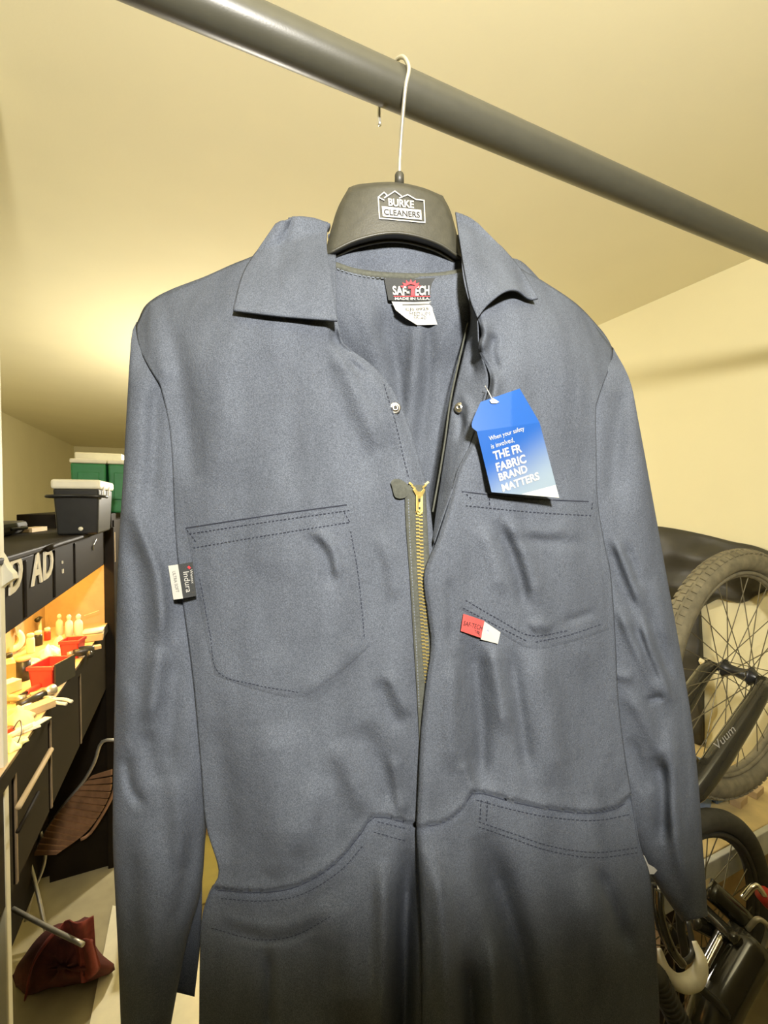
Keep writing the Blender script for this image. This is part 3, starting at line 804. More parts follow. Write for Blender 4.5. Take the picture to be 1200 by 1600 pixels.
stitches('tape_stitching', [(638, 780), (641, 850), (645, 920), (650, 1000), (653, 1060), (655, 1110)], lambda x, y, o: fl(x, y, o + .0018), STITCH_L, zt, 2.6, 2.0, 1.2)
def tooth(c, ang, sx, sy):
    t = np.array([math.cos(ang), math.sin(ang)]); n = np.array([-t[1], t[0]])
    q = np.array([c - t * sx - n * sy, c + t * sx - n * sy, c + t * sx + n * sy, c - t * sx + n * sy])
    lo = fl(q[:, 0], q[:, 1], .0016); hi = fl(q[:, 0], q[:, 1], .0040)
    return np.concatenate([lo, hi]), [(4, 5, 6, 7), (0, 1, 5, 4), (1, 2, 6, 5), (2, 3, 7, 6), (3, 0, 4, 7)]
TC = catmull([(655, 800), (656, 850), (658, 900), (661, 950), (664, 1000), (667, 1040), (669, 1066)], 50)
tl_ = []
for i, (x, y) in enumerate(TC):
    tl_.append(tooth(np.array([x - 2.6, y]), 0, 2.9, 1.0)); tl_.append(tooth(np.array([x + 2.6, y + 1.7]), 0, 2.9, 1.0))
mk('zipper_teeth', join(*tl_), BRASS, zt, kind='stuff')
for cx, cy, a in ((642, 756, .7), (646, 761, .7), (667, 755, -.7), (663, 760, -.7)):
    mk('zipper_stop', tooth(np.array([cx, cy], float), a, 3.6, 1.5), BRASS, zt)
def solid_px(outline, fn, lo, hi):
    q = np.array(outline, float); n = len(q)
    a = fn(q[:, 0], q[:, 1], lo); b = fn(q[:, 0], q[:, 1], hi)
    return np.concatenate([a, b]), [tuple(range(n, 2 * n)), tuple(range(n - 1, -1, -1))] + [(i, (i + 1) % n, (i + 1) % n + n, i + n) for i in range(n)]
sld = mk('zipper_slider', solid_px([(645, 765), (649, 763), (653, 768), (658, 768), (662, 763), (665, 765), (661, 774), (661, 800), (657, 805), (652, 804), (650, 798), (650, 774)], fl, .002, .0058), BRASS, cv, bevel=.0005)
mk('slider_pull', solid_px([(652, 774), (659, 774), (659.5, 797), (656, 801), (652, 798)], fl, .0058, .0074), BRASS, sld, bevel=.0003)
mk('slider_slot', solid_px([(654, 779), (657, 779), (657, 784), (654, 784)], fl, .0074, .0077), INK, sld)
mk('slider_slot', solid_px([(654, 792), (657, 792), (657, 796), (654, 796)], fl, .0074, .0077), INK, sld)

# ------------------------------------------------------------------ snaps
def snap(px, py, fn, rx, name):
    c = fn(np.array([float(px)]), np.array([float(py)]), .0006)[0]
    ax = GN if name == 'l' else GN * .8 - GU * .6
    o = mk('snap_stud', lathe([(rx, 0), (rx, .0012), (rx * .8, .0022), (rx * .62, .0016), (rx * .5, .0030), (rx * .30, .0036), (rx * .26, .0016)], c, ax, 24), SILVER, cv, smooth=True)
    mk('snap_hole', lathe([(rx * .24, .0017), (rx * .2, .0019)], c, ax, 16), INK, o)
snap(617, 638, fl, .0062, 'l')
snap(718, 637, fface, .0058, 'r')

# ------------------------------------------------------------------ labels sewn to the coverall
PBk = (PB[..., 0] > 585) & (PB[..., 0] < 710) & (PB[..., 1] > 418) & (PB[..., 1] < 525)
bkdepth = idw(PB[..., 0][PBk], PB[..., 1][PBk], db[PBk])
def flab(px, py, o=0.0):
    px = np.asarray(px, float); py = np.asarray(py, float)
    yy = np.clip(py, 440, 500)
    return gm(px, py, (bkdepth(px * 0 + 640., yy) + bkdepth(px * .5 + 320., yy)) / 2 + .0045 + .0015 * np.cos((px - 640) / 26) + o)
lb = mk('neck_label', solid_px([(600, 434), (640, 436), (684, 434), (688, 469), (646, 471), (607, 469)], flab, -.0004, .0006), LABELBLK, cv)
LP = lambda x, y: flab(x, y, .0010)
mk('lettering', text_px('SAF-', .03, (614, 461), (640, 462), (613, 446.5), LP), WHITE, lb)
mk('lettering', text_px('ECH', .03, (649, 462), (671, 461), (649, 447), LP), WHITE, lb)
mk('lettering', text_px('MADE IN U.S.A.', .02, (617, 468.6), (672, 468.6), (617, 464.5), LP), WHITE, lb)
mk('emblem_letter', solid_px([(638, 447), (651, 447), (651, 451), (647.5, 451), (648, 462), (642, 462), (642.5, 451), (638, 451)], flab, .0006, .0010), REDP, lb)
mk('emblem_line', solid_px([(615, 462.3), (672, 462.3), (672, 463.6), (615, 463.6)], flab, .0006, .0010), REDP, lb)
gear = []
for k in range(7):
    a = math.pi * (k + .5) / 7
    c = np.array([642 - 13 * math.cos(a), 450 - 9.5 * math.sin(a)]); t = np.array([-math.cos(a), -math.sin(a)]); n = np.array([-t[1], t[0]])
    q = [c - t * 2 - n * 2.6, c + t * 4.0, c - t * 2 + n * 2.6]
    gear.append(solid_px(q, flab, .0006, .0010))
arc = [(642 - 12 * math.cos(a), 450 - 8.6 * math.sin(a)) for a in np.linspace(0.1, math.pi - .1, 14)] + [(642 - 8.5 * math.cos(a), 450 - 6 * math.sin(a)) for a in np.linspace(math.pi - .1, .1, 14)]
mk('emblem_gear', join(solid_px(arc, flab, .0006, .0010), *gear), REDP, lb)
sl = mk('size_label', solid_px([(612, 471), (646, 472), (686, 470), (694, 507), (652, 508), (634, 496), (618, 484)], flab, -.0004, .0005), LABELWHT, cv)
mk('folded_corner', solid_px([(618, 484), (628, 485), (634, 488), (652, 508), (634, 497)], flab, .0006, .0030), LABELWHT, sl)
for s, b, x0, x1, y, h in (('CJS 0925', .01, 634, 670, 486.5, 6), ('MEDIUM', .0, 640, 672, 493.5, 6), ('38-40', .0, 646, 666, 499.5, 5)):
    mk('lettering', text_px(s, b, (x0, y), (x1, y - .6), (x0 - .4, y - h), LP), GREYINK, sl)
mk('printed_line', solid_px([(629, 475.2), (674, 474.2), (674, 475.4), (629, 476.6)], lambda x, y, o: flab(x, y, o), .0005, .0009), GREYINK, sl)
# side tag on the left arm side
def ftag(px, py, o=0.0):
    return gm(np.asarray(px, float), np.asarray(py, float), -.018 + .0004 * (np.asarray(px, float) - 285) * .5 + o)
stg = mk('side_tag', solid_px([(278, 882), (301, 878), (307, 931), (286, 935)], ftag, -.0003, .0006), LABELBLK, cv)
mk('white_band', solid_px([(263, 884), (278, 882), (286, 935), (271, 937)], ftag, -.0003, .0006), LABELWHT, stg)
fT = lambda x, y: ftag(x, y, .0009)
mk('lettering', text_px('Indura', 0, (286, 894), (291, 926), (295, 892.6), fT), WHITE, stg)
mk('lettering', text_px('Westex', 0, (296.5, 890), (299.5, 912), (300.5, 889.5), fT), WHITE, stg)
mk('emblem', solid_px([(295, 884), (298.5, 887), (296, 889.5), (292.5, 886.5)], ftag, .0006, .0009), REDP, stg)
mk('lettering', text_px('ULTRA SOFT', 0, (269, 893), (275, 926), (274, 892), fT), GREYINK, stg)
# two tags under the right pocket
def fpt(px, py, o=0.0): return fr(px, py, o + .0035)
rt = mk('pocket_tag', solid_px([(724, 959), (757, 970), (752, 997), (720, 986)], fpt, -.0003, .0006), REDTAG, cv)
fP = lambda x, y: fpt(x, y, .0009)
mk('lettering', text_px('SAF-TECH', 0, (724, 977), (753, 985), (725.5, 970), fP), INK, rt)
mk('lettering', text_px('FR', 0, (739, 990), (750, 993), (740, 984), fP), INK, rt)
wt = mk('pocket_tag', solid_px([(757, 971), (782, 988), (778, 1006), (751, 999)], fpt, .0000, .0009), LABELWHT, cv)
mk('printed_flag', solid_px([(762, 982), (776, 987), (774, 994), (760, 989)], fpt, .0009, .0012), mat('faded_print', (.52, .50, .47)), wt)
mk('printed_flag_canton', solid_px([(762, 982), (767.5, 984), (766.5, 988), (761, 986)], fpt, .0012, .0014), mat('faded_blue_print', (.25, .28, .36)), wt)
# small label beside the right hip
mk('hip_tag', solid_px([(1003, 1335), (1007, 1337), (1013, 1350), (1022, 1355), (1027, 1360), (1022, 1366), (1014, 1366), (1005, 1345)], lambda x, y, o: gm(np.asarray(x, float), np.asarray(y, float), -.036 + o), -.0004, .0008), LABELWHT, cv)

# ================================================================== PAPER HANG TAG
ht = empty('hang_tag', fr([820.], [777.], .02)[0], 'blue and white folded paper hang tag tucked into chest pocket', 'tag')
hx_, hy_ = [a.ravel() for a in np.meshgrid(np.linspace(748, 868, 16), np.linspace(612, 774, 18))]
HT_OFF = 0.0
def ht_depth(px, py):
    crease = 674 - (px - 745) * .14
    return .014 - .00012 * np.clip(crease - py, 0, None) - .00006 * np.clip(py - crease, 0, None) - .00012 * np.clip(px - 800, 0, None)
HT_OFF = float((depth_r(hx_, hy_) - ht_depth(hx_, hy_)).max()) + .0015
def fht(px, py, o=0.0):
    px = np.asarray(px, float); py = np.asarray(py, float)
    return gm(px, py, ht_depth(px, py) + HT_OFF + o)
CP = coons([(751, 628), (812, 607)], [(745, 674), (843, 660)], [(751, 628), (737, 663), (745, 674)], [(812, 607), (843, 660)], 24, 12)
CQ = coons([(745, 674), (843, 660)], [(768, 769), (874, 778)], [(745, 674), (768, 769)], [(843, 660), (874, 778)], 24, 30)
CA = np.concatenate([CP, CQ[1:]])
ca = CA.reshape(-1, 2)
fv = fht(ca[:, 0], ca[:, 1], .0004); bv = fht(ca[:, 0], ca[:, 1], -.0002)
CARDM = mat('printed_card', (1, 1, 1), rough=0.32, var=0.02, attr='print', coat=0.25)
card = mk('card', slab(fv, bv, 24, CA.shape[0]), CARDM, ht, smooth=False)
col = card.data.color_attributes.new('print', 'FLOAT_COLOR', 'POINT')
n_ = len(ca)
for i in range(2 * n_):
    x, y = ca[i % n_]
    t = np.clip(((y - 690) + (x - 795) * .75) / 110, 0, 1); t = t * t * (3 - 2 * t)
    a = np.array([.016, .080, .30]); b = np.array([.22, .28, .33])
    c = a * (1 - t) + b * t
    if i >= n_: c = np.array([.8, .78, .7])
    col.data[i].color = (*c, 1)
mk('white_corner', solid_px([(816, 772), (868, 758), (873.5, 777.5), (817, 772.6)], fht, .0004, .0007), CREAMP, card)
fH = lambda x, y: fht(x, y, .0009)
for s, b, bl, br, tl in (('When your safety', 0, (765.5, 691), (820, 674.5), (763.5, 682)), ('is involved,', 0, (768.5, 702.5), (804, 691.5), (766.8, 694)),
                         ('THE FR', .03, (772.5, 719), (816, 706), (769.5, 706)), ('FABRIC', .03, (777, 737.5), (823, 723), (773.8, 724)),
                         ('BRAND', .03, (781, 752), (825, 738), (778, 740)), ('MATTERS', .03, (786, 769), (844, 749), (782.8, 757))):
    mk('lettering', text_px(s, b, bl, br, tl, fH), WHITE, card)
mk('fastener', solid_px([(765, 626), (770, 622), (774, 624), (780, 628), (776, 630), (768, 630)], fht, .0004, .0020), WHITE, ht)
sp = catmull([(758, 603), (763, 612), (769, 624)], 10)
mk('thread', tube(np.concatenate([fr(sp[:3, 0], sp[:3, 1], .002), fht(sp[3:, 0], sp[3:, 1], .0012)]), .0005, 6), WHITE, ht)

# ================================================================== HANGER
hg = empty('hanger', gm(np.array(620.), np.array(330.), np.array(-.03)), 'black plastic shirt hanger with cleaners logo and wire hook', 'hanger')
HB = coons([(545, 293), (560, 288), (590, 285), (622, 285), (660, 293), (692, 306)], [(506, 400), (560, 374), (620, 364), (680, 378), (724, 406)],
           [(545, 293), (530, 320), (521, 345), (506, 400)], [(692, 306), (704, 330), (713, 362), (724, 406)], 40, 24)
hu = np.tile(np.linspace(-1, 1, 40), 24); hv = np.repeat(np.linspace(0, 1, 24), 40)
rim = np.minimum(1 - np.abs(hu), np.minimum(hv * 1.4, 9))
hd = -.030 + .012 * (1 - hu ** 2) - .006 * (1 - np.clip(rim * 8, 0, 1)) ** 2
hb = HB.reshape(-1, 2)
hf = gm(hb[:, 0], hb[:, 1], hd); hbk = hf - GN * (.010 + .003 * (1 - hu ** 2))[:, None]
body = mk('hanger_body', slab(hf, hbk, 40, 24), HPLAST, hg, smooth=True)
em = body.modifiers.new('edge', 'EDGE_SPLIT'); em.split_angle = math.radians(50)
fH2 = hf.reshape(24, 40, 3)[-1]; bH2 = hbk.reshape(24, 40, 3)[-1]
mk('lower_rim', tube(fH2, .0017, 8), HPLAST, body, smooth=True)
mk('lower_rim', tube(bH2 + np.array([0, 0, -.001]), .0017, 8), HPLAST, body, smooth=True)
for side, pts in ((-1, [(512, 398), (440, 424), (360, 452), (280, 484)]), (1, [(718, 404), (790, 436), (850, 468), (905, 506)])):
    q = catmull(pts, 20)
    mk('hanger_arm', tube(gm(q[:, 0], q[:, 1] + 16, np.linspace(-.052, -.085, 20)), [.014, .012, .011, .009], 14), HPLAST, hg, smooth=True)
def fhb(px, py, o=0.0):
    px = np.asarray(px, float); py = np.asarray(py, float)
    return gm(px, py, idw(hb[:, 0], hb[:, 1], hd)(px, py) + .0004 + o)
def line_px(P, fn, wd, lo, hi):
    P = np.array(P, float); parts = []
    P = np.concatenate([np.linspace(a, b, max(2, int(np.linalg.norm(b - a) / 5)), endpoint=False) for a, b in zip(P[:-1], P[1:])] + [P[-1:]])
    for a, b in zip(P[:-1], P[1:]):
        t = (b - a) / np.linalg.norm(b - a); n = np.array([-t[1], t[0]]) * wd / 2; a2 = a - t * wd * .4; b2 = b + t * wd * .4
        parts.append(solid_px([a2 - n, b2 - n, b2 + n, a2 + n], fn, lo, hi))
    return join(*parts)
logo = mk('logo_outline', line_px([(600, 312.5), (591, 308), (593, 341), (664, 347.5), (662.5, 313), (650, 311.5), (637, 304), (624, 309.5)], fhb, 1.7, .0002, .0009), WHITE, body)
mk('logo_peaks', line_px([(591, 308), (600, 300.5), (605, 305), (601, 309), (617, 298.5), (627, 306)], fhb, 1.7, .0002, .0009), WHITE, body)
LBp = coons([(596.5, 322), (658, 328)], [(598, 338), (659, 343.5)], [(596.5, 322), (598, 338)], [(658, 328), (659, 343.5)], 16, 5).reshape(-1, 2)
mk('logo_band', slab(fhb(LBp[:, 0], LBp[:, 1], .0008), fhb(LBp[:, 0], LBp[:, 1], .0001), 16, 5), WHITE, body)
fL = lambda x, y: fhb(x, y, .0012)
mk('lettering', text_px('BURKE', .03, (607, 321.5), (647, 325.5), (606.5, 309.5), fL), WHITE, body)
mk('lettering', text_px('CLEANERS', .02, (600, 335.5), (656.5, 340.5), (599.5, 326), fL), INK, body)
# wire hook: up from the neck, over the rail and down behind it
hx = at(613, 149, 0.48)[0]
nk = gm(np.array(624.), np.array(284.), np.array(-.030))
mk('hook_collar', lathe([(.0052, -.004), (.0052, .007), (.0042, .009), (.002, .009)], nk, (0, 0, 1), 16), HPLAST, hg, smooth=True)
rr = RODR + .0030
pts = [nk + np.array([0, 0, .004]), nk + np.array([-.001, -.004, .030]), np.array([hx + .001, RODY - rr * .85, RODZ - rr * .95]), np.array([hx + .003, RODY - rr - .002, RODZ - .002])]
for a in np.linspace(20, 178, 8):
    a = math.radians(a)
    pts.append(np.array([hx + .003 - .004 * a, RODY - (rr + .0015) * math.cos(a), RODZ + (rr + .0015) * math.sin(a)]))
pts += [np.array([hx - .010, RODY + rr + .001, RODZ - .014]), np.array([hx - .010, RODY + rr - .001, RODZ - .026])]
mk('hook', tube(np.array(pts), .0021, 12, n=70), WIRE, hg, smooth=True)

# ================================================================== WORKBENCH WITH HUTCH
BX, BB, BE, BN = -0.343, -0.560, 2.20, 0.72
BT = 1.08
wb = empty('workbench', (-.45, 1.5, 0), 'dark workbench with lit hutch and DAD lettering on the header', 'workbench')
mk('bench_top', box2((BB, BN, BT - .032), (BX + .006, BE, BT)), PALEW, wb, bevel=.002)
mk('top_edging', box2((BX + .006, BN, BT - .034), (BX + .010, BE, BT - .002)), DARKW, wb)
mk('back_board', box2((BB - .014, BN, BT - .03), (BB, BE, 1.485)), TANW, wb)
mk('lower_back_board', box2((BB - .014, BN, .12), (BB, BE, BT - .034)), DARKW, wb)
mk('end_board', box2((BB, BE, BT - .03), (BX - .002, BE + .014, 1.485)), TANW, wb)
mk('lower_end_board', box2((BB, BE, .0), (BX - .002, BE + .014, BT - .034)), DARKW, wb)
hd_ = mk('header', box2((BX - .012, BN, 1.335), (BX, BE - .02, 1.478)), DARKW, wb, bevel=.003)
mk('hutch_top', box2((BB - .014, BN, 1.478), (BX + .006, BE + .016, 1.492)), DARKW, wb, bevel=.004)
for y in (BE, BN):
    mk('post', box2((BX - .004, y - .022, 0), (BX + .034, y + .016, 1.492)), DARKW, wb, bevel=.002)
mk('post_edging', box2((BX + .0345, BE - .004, 1.34), (BX + .036, BE + .002, 1.47)), PALEW, wb)
def yx(px_, X=BX): return float(on_x(float(px_), 900., X)[1])
for q in (38, 84, 116):
    y = yx(q); mk('rib', box((BX + .002, y, 1.407), (.006, .010, .128)), DARKW, hd_, bevel=.002)
def fx(x, y): 
    r = ray(np.asarray(x, float), np.asarray(y, float)); return CAM + r * ((BX + .0012) / r[..., 0])[..., None]
LETC = mat('dull_cream_letter', (.62, .56, .42), rough=.6)
for ch, bl, br, tl in (('D', (13, 931), (33, 916), (13.5, 876)), ('A', (48, 917), (65, 909), (49, 866)), ('D', (67, 907.5), (81.5, 898), (67, 862.5))):
    v, f = text2d(ch, .02)
    bl = np.array(bl, float); br = np.array(br, float); tl = np.array(tl, float)
    p = bl + v[:, :1] * (br - bl) + v[:, 1:2] * (tl - bl)
    a = fx(p[:, 0], p[:, 1])
    o = mk('letter', (a, f), LETC, hd_, solid=.003)
mk('badge', join(box((BX + .002, yx(97), 1.402), (.003, .010, .012)), box((BX + .002, yx(96.5), 1.428), (.003, .006, .008))), LETC, hd_)
mk('latch', join(box((BX + .003, yx(144), 1.43), (.006, .006, .018)), tube([(BX + .004, yx(145), 1.44), (BX + .008, yx(148), 1.46)], .0016, 6)), CHROME, hd_)
mk('top_bar', tube([(BX + .012, yx(66), 1.482), (BX + .014, yx(78), 1.487), (BX + .014, yx(110), 1.487), (BX + .014, 2.16, 1.487)], .007, 8, n=24), DARKW, wb, smooth=True)
# under-hutch strip lamp
mk('strip_lamp', box2((-.47, 1.05, 1.440), (-.43, 2.05, 1.464)), TUBEG, wb, bevel=.003)
area('bench_strip_light', (-.45, 1.55, 1.432), .04, 1.0, BENCH_W, (1.0, .60, .13))
# drawers below the top
ys = [BN + .01, yx(14), yx(72), yx(121), BE - .025]
for a, b in zip(ys[:-1], ys[1:]):
    d = mk('drawer', box2((BB + .01, a + .006, .80), (BX, b - .006, BT - .036)), DARKW, wb, bevel=.002)
    mk('drawer_edging', box2((BX, a + .004, .802), (BX + .003, a + .012, BT - .038)), mat('worn_wood_edge', (.20, .14, .075), rough=.7, var=.2, scale=30), d)
mk('rail', tube([(BX + .018, yx(4), .985), (BX + .018, yx(61), .985)], .006, 8), PALEW, wb, smooth=True)
mk('rail', tube([(BX + .016, yx(4), .935), (BX + .016, yx(40), .935)], .004, 8), DARKW, wb, smooth=True)

# ------------------------------------------------------------------ things on the bench
def bp(px_, py_, Z=BT):
    return on_z(float(px_), float(py_), Z)
def thing1(name, vf, m, label, cat, group=None, **kw):
    o = mk(name, vf, m, **kw); tag(o, label, cat, group); return o
# open red bins
def bin_(px_, py_, sx, sy, h, label, rz, dark=None):
    c = bp(px_, py_); c[2] = BT + .001
    M = np.array(Euler((0, 0, rz)).to_matrix())
    def lb(a, b, tp=1.0):
        v, f = box2(a, b); v = np.array(v)
        k = np.where(v[:, 2:3] < h / 2, tp, 1.0); v[:, :2] *= k
        return v @ M.T + c, f
    e = empty('parts_bin', c, label, 'bin', 'red bins on the bench')
    t = .004
    mk('bin_body', join(lb((-sx / 2, -sy / 2, 0), (sx / 2, sy / 2, t), .86), lb((-sx / 2, -sy / 2, 0), (sx / 2, -sy / 2 + t, h), .86), lb((-sx / 2, sy / 2 - t, 0), (sx / 2, sy / 2, h), .86), lb((-sx / 2, -sy / 2, 0), (-sx / 2 + t, sy / 2, h), .86), lb((sx / 2 - t, -sy / 2, 0), (sx / 2, sy / 2, h), .86)), REDPL, e)
    mk('bin_rim', join(lb((-sx / 2 - .003, -sy / 2 - .003, h - .010), (sx / 2 + .003, -sy / 2 + .001, h)), lb((-sx / 2 - .003, sy / 2 - .001, h - .010), (sx / 2 + .003, sy / 2 + .003, h)), lb((-sx / 2 - .003, -sy / 2, h - .010), (-sx / 2 + .001, sy / 2, h)), lb((sx / 2 - .001, -sy / 2, h - .010), (sx / 2 + .003, sy / 2, h))), REDPL, e, bevel=.001)
    if dark: mk('side_plate', lb((sx / 2 + .0035, -sy / 2, .0), (sx / 2 + .008, sy / 2, h * 1.08)), BLKP, e)
    return e
bin_(80, 1066, .066, .085, .060, 'shallow red bin with dark side plate on bench top', -.35, True)
bin_(114, 1026, .056, .050, .060, 'upright red bin behind the nearer red bin', -.2)
# cream bottles with caps by the end board
for k, (q, w_, label) in enumerate((((93, 992), .012, 'leftmost of three cream bottles at the bench end'), ((108, 993), .013, 'middle one of three cream bottles at the bench end'), ((123, 992), .014, 'broadest cream bottle standing nearest the cardboard tray'))):
    c = bp(*q); c[2] = BT + .0005
    e = empty('bottle', c, label, 'bottle', 'bottles on the bench')
    mk('bottle_body', lathe([(w_, 0), (w_, .045), (w_ * .9, .052), (w_ * .45, .060), (w_ * .45, .064)], c, (0, 0, 1), 16), CREAMP, e, smooth=True)
    mk('cap', lathe([(w_ * .6, .064), (w_ * .6, .076), (w_ * .25, .082)], c, (0, 0, 1), 14), CREAMP, e, smooth=True)
# cardboard tray with rolled papers
c = bp(146, 1000); c[2] = BT
e = empty('cardboard_tray', c, 'low cardboard tray of rolled papers by the end board', 'tray')
mk('tray', box(c + np.array([0, 0, .014]), (.066, .05, .026), (0, 0, .1), .95), CARD, e, bevel=.002)
for k in range(3):
    mk('paper_roll', tube([c + np.array([-.030, -.014 + .014 * k, .034]), c + np.array([.032, -.016 + .015 * k, .036])], .007, 10), CREAMP, e, smooth=True)
thing1('stick', tube([bp(132, 985) + np.array([0, 0, .06]), bp(132, 985) + np.array([.05, .0, .075])], .002, 6), PALEW, 'thin pale stick poking up beside the cream bottles', 'stick')
# drill lying by the red bin
c = bp(132, 1026); c[2] = BT
e = empty('cordless_drill', c, 'small black drill lying by the upright red bin', 'drill')
mk('drill_body', tube([c + np.array([-.03, -.008, .020]), c + np.array([.026, .008, .020])], [.012, .016, .016, .012], 14, n=10), BLKP, e, smooth=True)
mk('grip', tube([c + np.array([.012, .002, .016]), c + np.array([.022, -.028, .010])], .009, 10), BLKP, e, smooth=True)
mk('chuck', tube([c + np.array([-.03, -.008, .020]), c + np.array([-.046, -.012, .020])], [.009, .005], 12), ALU, e, smooth=True)
# tape roll leaning on the back board
c = bp(14, 1022); 
ax = np.array([.75, -.6, .25]); ax /= np.linalg.norm(ax)
cc = c + np.array([.006, 0, .046])
e = empty('tape_roll', c, 'big roll of cream masking tape at the back of the bench', 'tape')
mk('tape_ring', lathe([(.018, -.012), (.038, -.012), (.040, -.009), (.040, .009), (.038, .012), (.018, .012), (.018, -.012)], cc, ax, 28, cap=False), CREAMP, e, smooth=True)
mk('core', lathe([(.0155, -.0122), (.018, -.0122), (.018, .0122), (.0155, .0122), (.0155, -.0122)], cc, ax, 24, cap=False), CARD, e, smooth=True)
# tin with dark wrapper
c = bp(37, 1062); c[2] = BT
e = empty('tin', c, 'dark round tin with tan lid beside the tape roll', 'tin')
mk('tin_body', lathe([(.017, 0), (.017, .058)], c, (0, 0, 1), 20), BLKP, e, smooth=True)
mk('lid', lathe([(.018, .058), (.018, .064), (.012, .066)], c, (0, 0, 1), 20), CARD, e, smooth=True)
# hammer with red grip
a = bp(24, 1098) + np.array([0, 0, .012]); b = bp(62, 1078) + np.array([0, 0, .012])
e = empty('hammer', (a + b) / 2 - np.array([0, 0, .012]), 'hammer with red grip lying near the bench front', 'hammer')
mk('grip', tube([a + (b - a) * .45, b], [.006, .008, .007], 10, n=8), REDPL, e, smooth=True)
mk('shaft', tube([a, a + (b - a) * .5], .005, 8), BLKP, e, smooth=True)
dd = (b - a) / np.linalg.norm(b - a); nd = np.array([-dd[1], dd[0], 0])
mk('hammer_head', tube([a - nd * .024, a - nd * .006, a + nd * .010, a + nd * .024], [.009, .007, .009, .010], 12), ALU, e, smooth=True)
# torch, wood blocks, saw handle
c = bp(58, 1096); d_ = np.array([.6, .8, 0])
e = empty('torch', c, 'black and silver torch lying at the bench front edge', 'torch')
mk('torch_body', tube([c + np.array([0, 0, .012]) - d_ * .045, c + np.array([0, 0, .012]) + d_ * .02], .010, 14), BLKP, e, smooth=True)
mk('torch_head', tube([c + np.array([0, 0, .014]) + d_ * .02, c + np.array([0, 0, .014]) + d_ * .045], [.011, .014], 14), ALU, e, smooth=True)
for k, (q, s_, rz, label) in enumerate((((52, 1114), (.085, .034, .018), .75, 'pale wood block in front of the torch'), ((66, 1086), (.05, .02, .012), .5, 'short thin wood offcut behind the torch'), ((20, 1058), (.06, .03, .045), .3, 'tan carton standing between tape roll and tin'), ((12, 1082), (.05, .035, .03), .9, 'small cream carton in front of the tan carton'))):
    c = bp(*q); c[2] = BT
    thing1('wood_block' if k < 2 else 'carton', box(c + np.array([0, 0, s_[2] / 2 + .0004]), s_, (0, 0, rz)), (PALEW, PALEW, CARD, CREAMP)[k], label, 'block' if k < 2 else 'carton', 'blocks and cartons on the bench', bevel=.0015)
# crumpled rags and paper
def heap(px_, py_, r, h, m, label, seed, cat='rag'):
    c = bp(px_, py_); rs = np.random.RandomState(seed)
    n, k = 14, 28; V = []
    ph = rs.uniform(0, 6.28, 8)
    for i in range(n):
        t = i / (n - 1)
        for j in range(k):
            a = 2 * math.pi * j / k
            rr_ = r * (1 - t ** 2.2) ** .6 * (1 + .16 * math.sin(3 * a + ph[0]) + .10 * math.sin(7 * a + ph[1] + 4 * t) + .06 * math.sin(13 * a + ph[2] + 9 * t)) + .0005
            zz = h * t * (1 + .22 * math.sin(2 * a + ph[3]) + .16 * math.sin(5 * a + ph[4]))
            V.append((c[0] + rr_ * math.cos(a) * .8, c[1] + rr_ * math.sin(a), BT + .0004 + max(zz, 0)))
    f = grid_faces(k, n, True) + [tuple(range(k))[::-1], tuple((n - 1) * k + j for j in range(k))]
    return thing1('rag' if cat == 'rag' else 'crumpled_paper', (np.array(V), f), m, label, cat, 'rags and papers on the bench', smooth=True)
heap(26, 1128, .045, .028, RAGM, 'large crumpled pale rag at the front of the bench', 3)
heap(76, 1024, .036, .030, CREAMP, 'crumpled cream paper behind the shallow red bin', 4, 'paper')
heap(92, 1008, .022, .026, RAGM, 'small pale rag below the cream bottles', 5)
heap(50, 1042, .030, .022, CREAMP, 'crumpled paper between tin and red bin', 6, 'paper')
heap(20, 1165, .030, .012, YELLOWP, 'flat yellow cloth at the near front of the bench', 8)
c = bp(46, 1142); 
thing1('putty_knife', join(tube([c + np.array([-.03, -.03, .008]), c + np.array([0, .01, .008])], .006, 8), box(c + np.array([.012, .028, .005]), (.018, .045, .002), (0, 0, -.5))), CREAMP, 'cream handled putty knife lying at the bench edge', 'putty knife')
c = bp(13, 1146); 
thing1('screw_jar_lid', lathe([(.012, .0005), (.012, .010), (.010, .013)], c, (0, 0, 1), 16), REDPL, 'small round red lid at the near front of the bench', 'lid', smooth=True)
thing1('bent_wire', tube([bp(20, 1150) + np.array([0, 0, .014]), bp(31, 1146) + np.array([0, 0, .03]), bp(34, 1158) + np.array([0, 0, .02]), bp(24, 1172) + np.array([0, 0, .004])], .0013, 6, n=20), BLKP, 'thin black bent wire loop on the yellow cloth', 'wire')
# tools hung on the back board
def hung(py_, px_, kind, label):
    p = on_x(float(px_), float(py_), BB + .004)
    e = empty('hanging_tool', p, label, 'tool', 'tools hung on the back board')
    if kind == 'hammer':
        mk('handle', tube([p + np.array([.010, 0, -.075]), p + np.array([.010, 0, .0])], [.006, .007, .005], 10, n=8), CREAMP, e, smooth=True)
        mk('head', tube([p + np.array([.010, -.03, .004]), p + np.array([.010, 0, .006]), p + np.array([.010, .03, .0])], [.009, .007, .003], 10), BLKP, e, smooth=True)
    elif kind == 'spray':
        mk('can', lathe([(.013, -.085), (.013, -.01), (.006, 0)], p + np.array([.016, 0, 0]), (0, 0, 1), 14), BLKP, e, smooth=True)
        mk('nozzle', box(p + np.array([.018, 0, .006]), (.010, .012, .012)), CREAMP, e, bevel=.001)
    else:
        mk('blade', box(p + np.array([.005, 0, -.02]), (.002, .09, .03), (.4, 0, 0)), ALU, e)
        mk('handle', box(p + np.array([.006, -.055, .0]), (.012, .04, .022), (.4, 0, 0)), PALEW, e, bevel=.003)
hung(968, 57, 'hammer', 'small hammer with cream handle hung on the back board')
hung(985, 66, 'spray', 'black spray can on a hook by the end board')
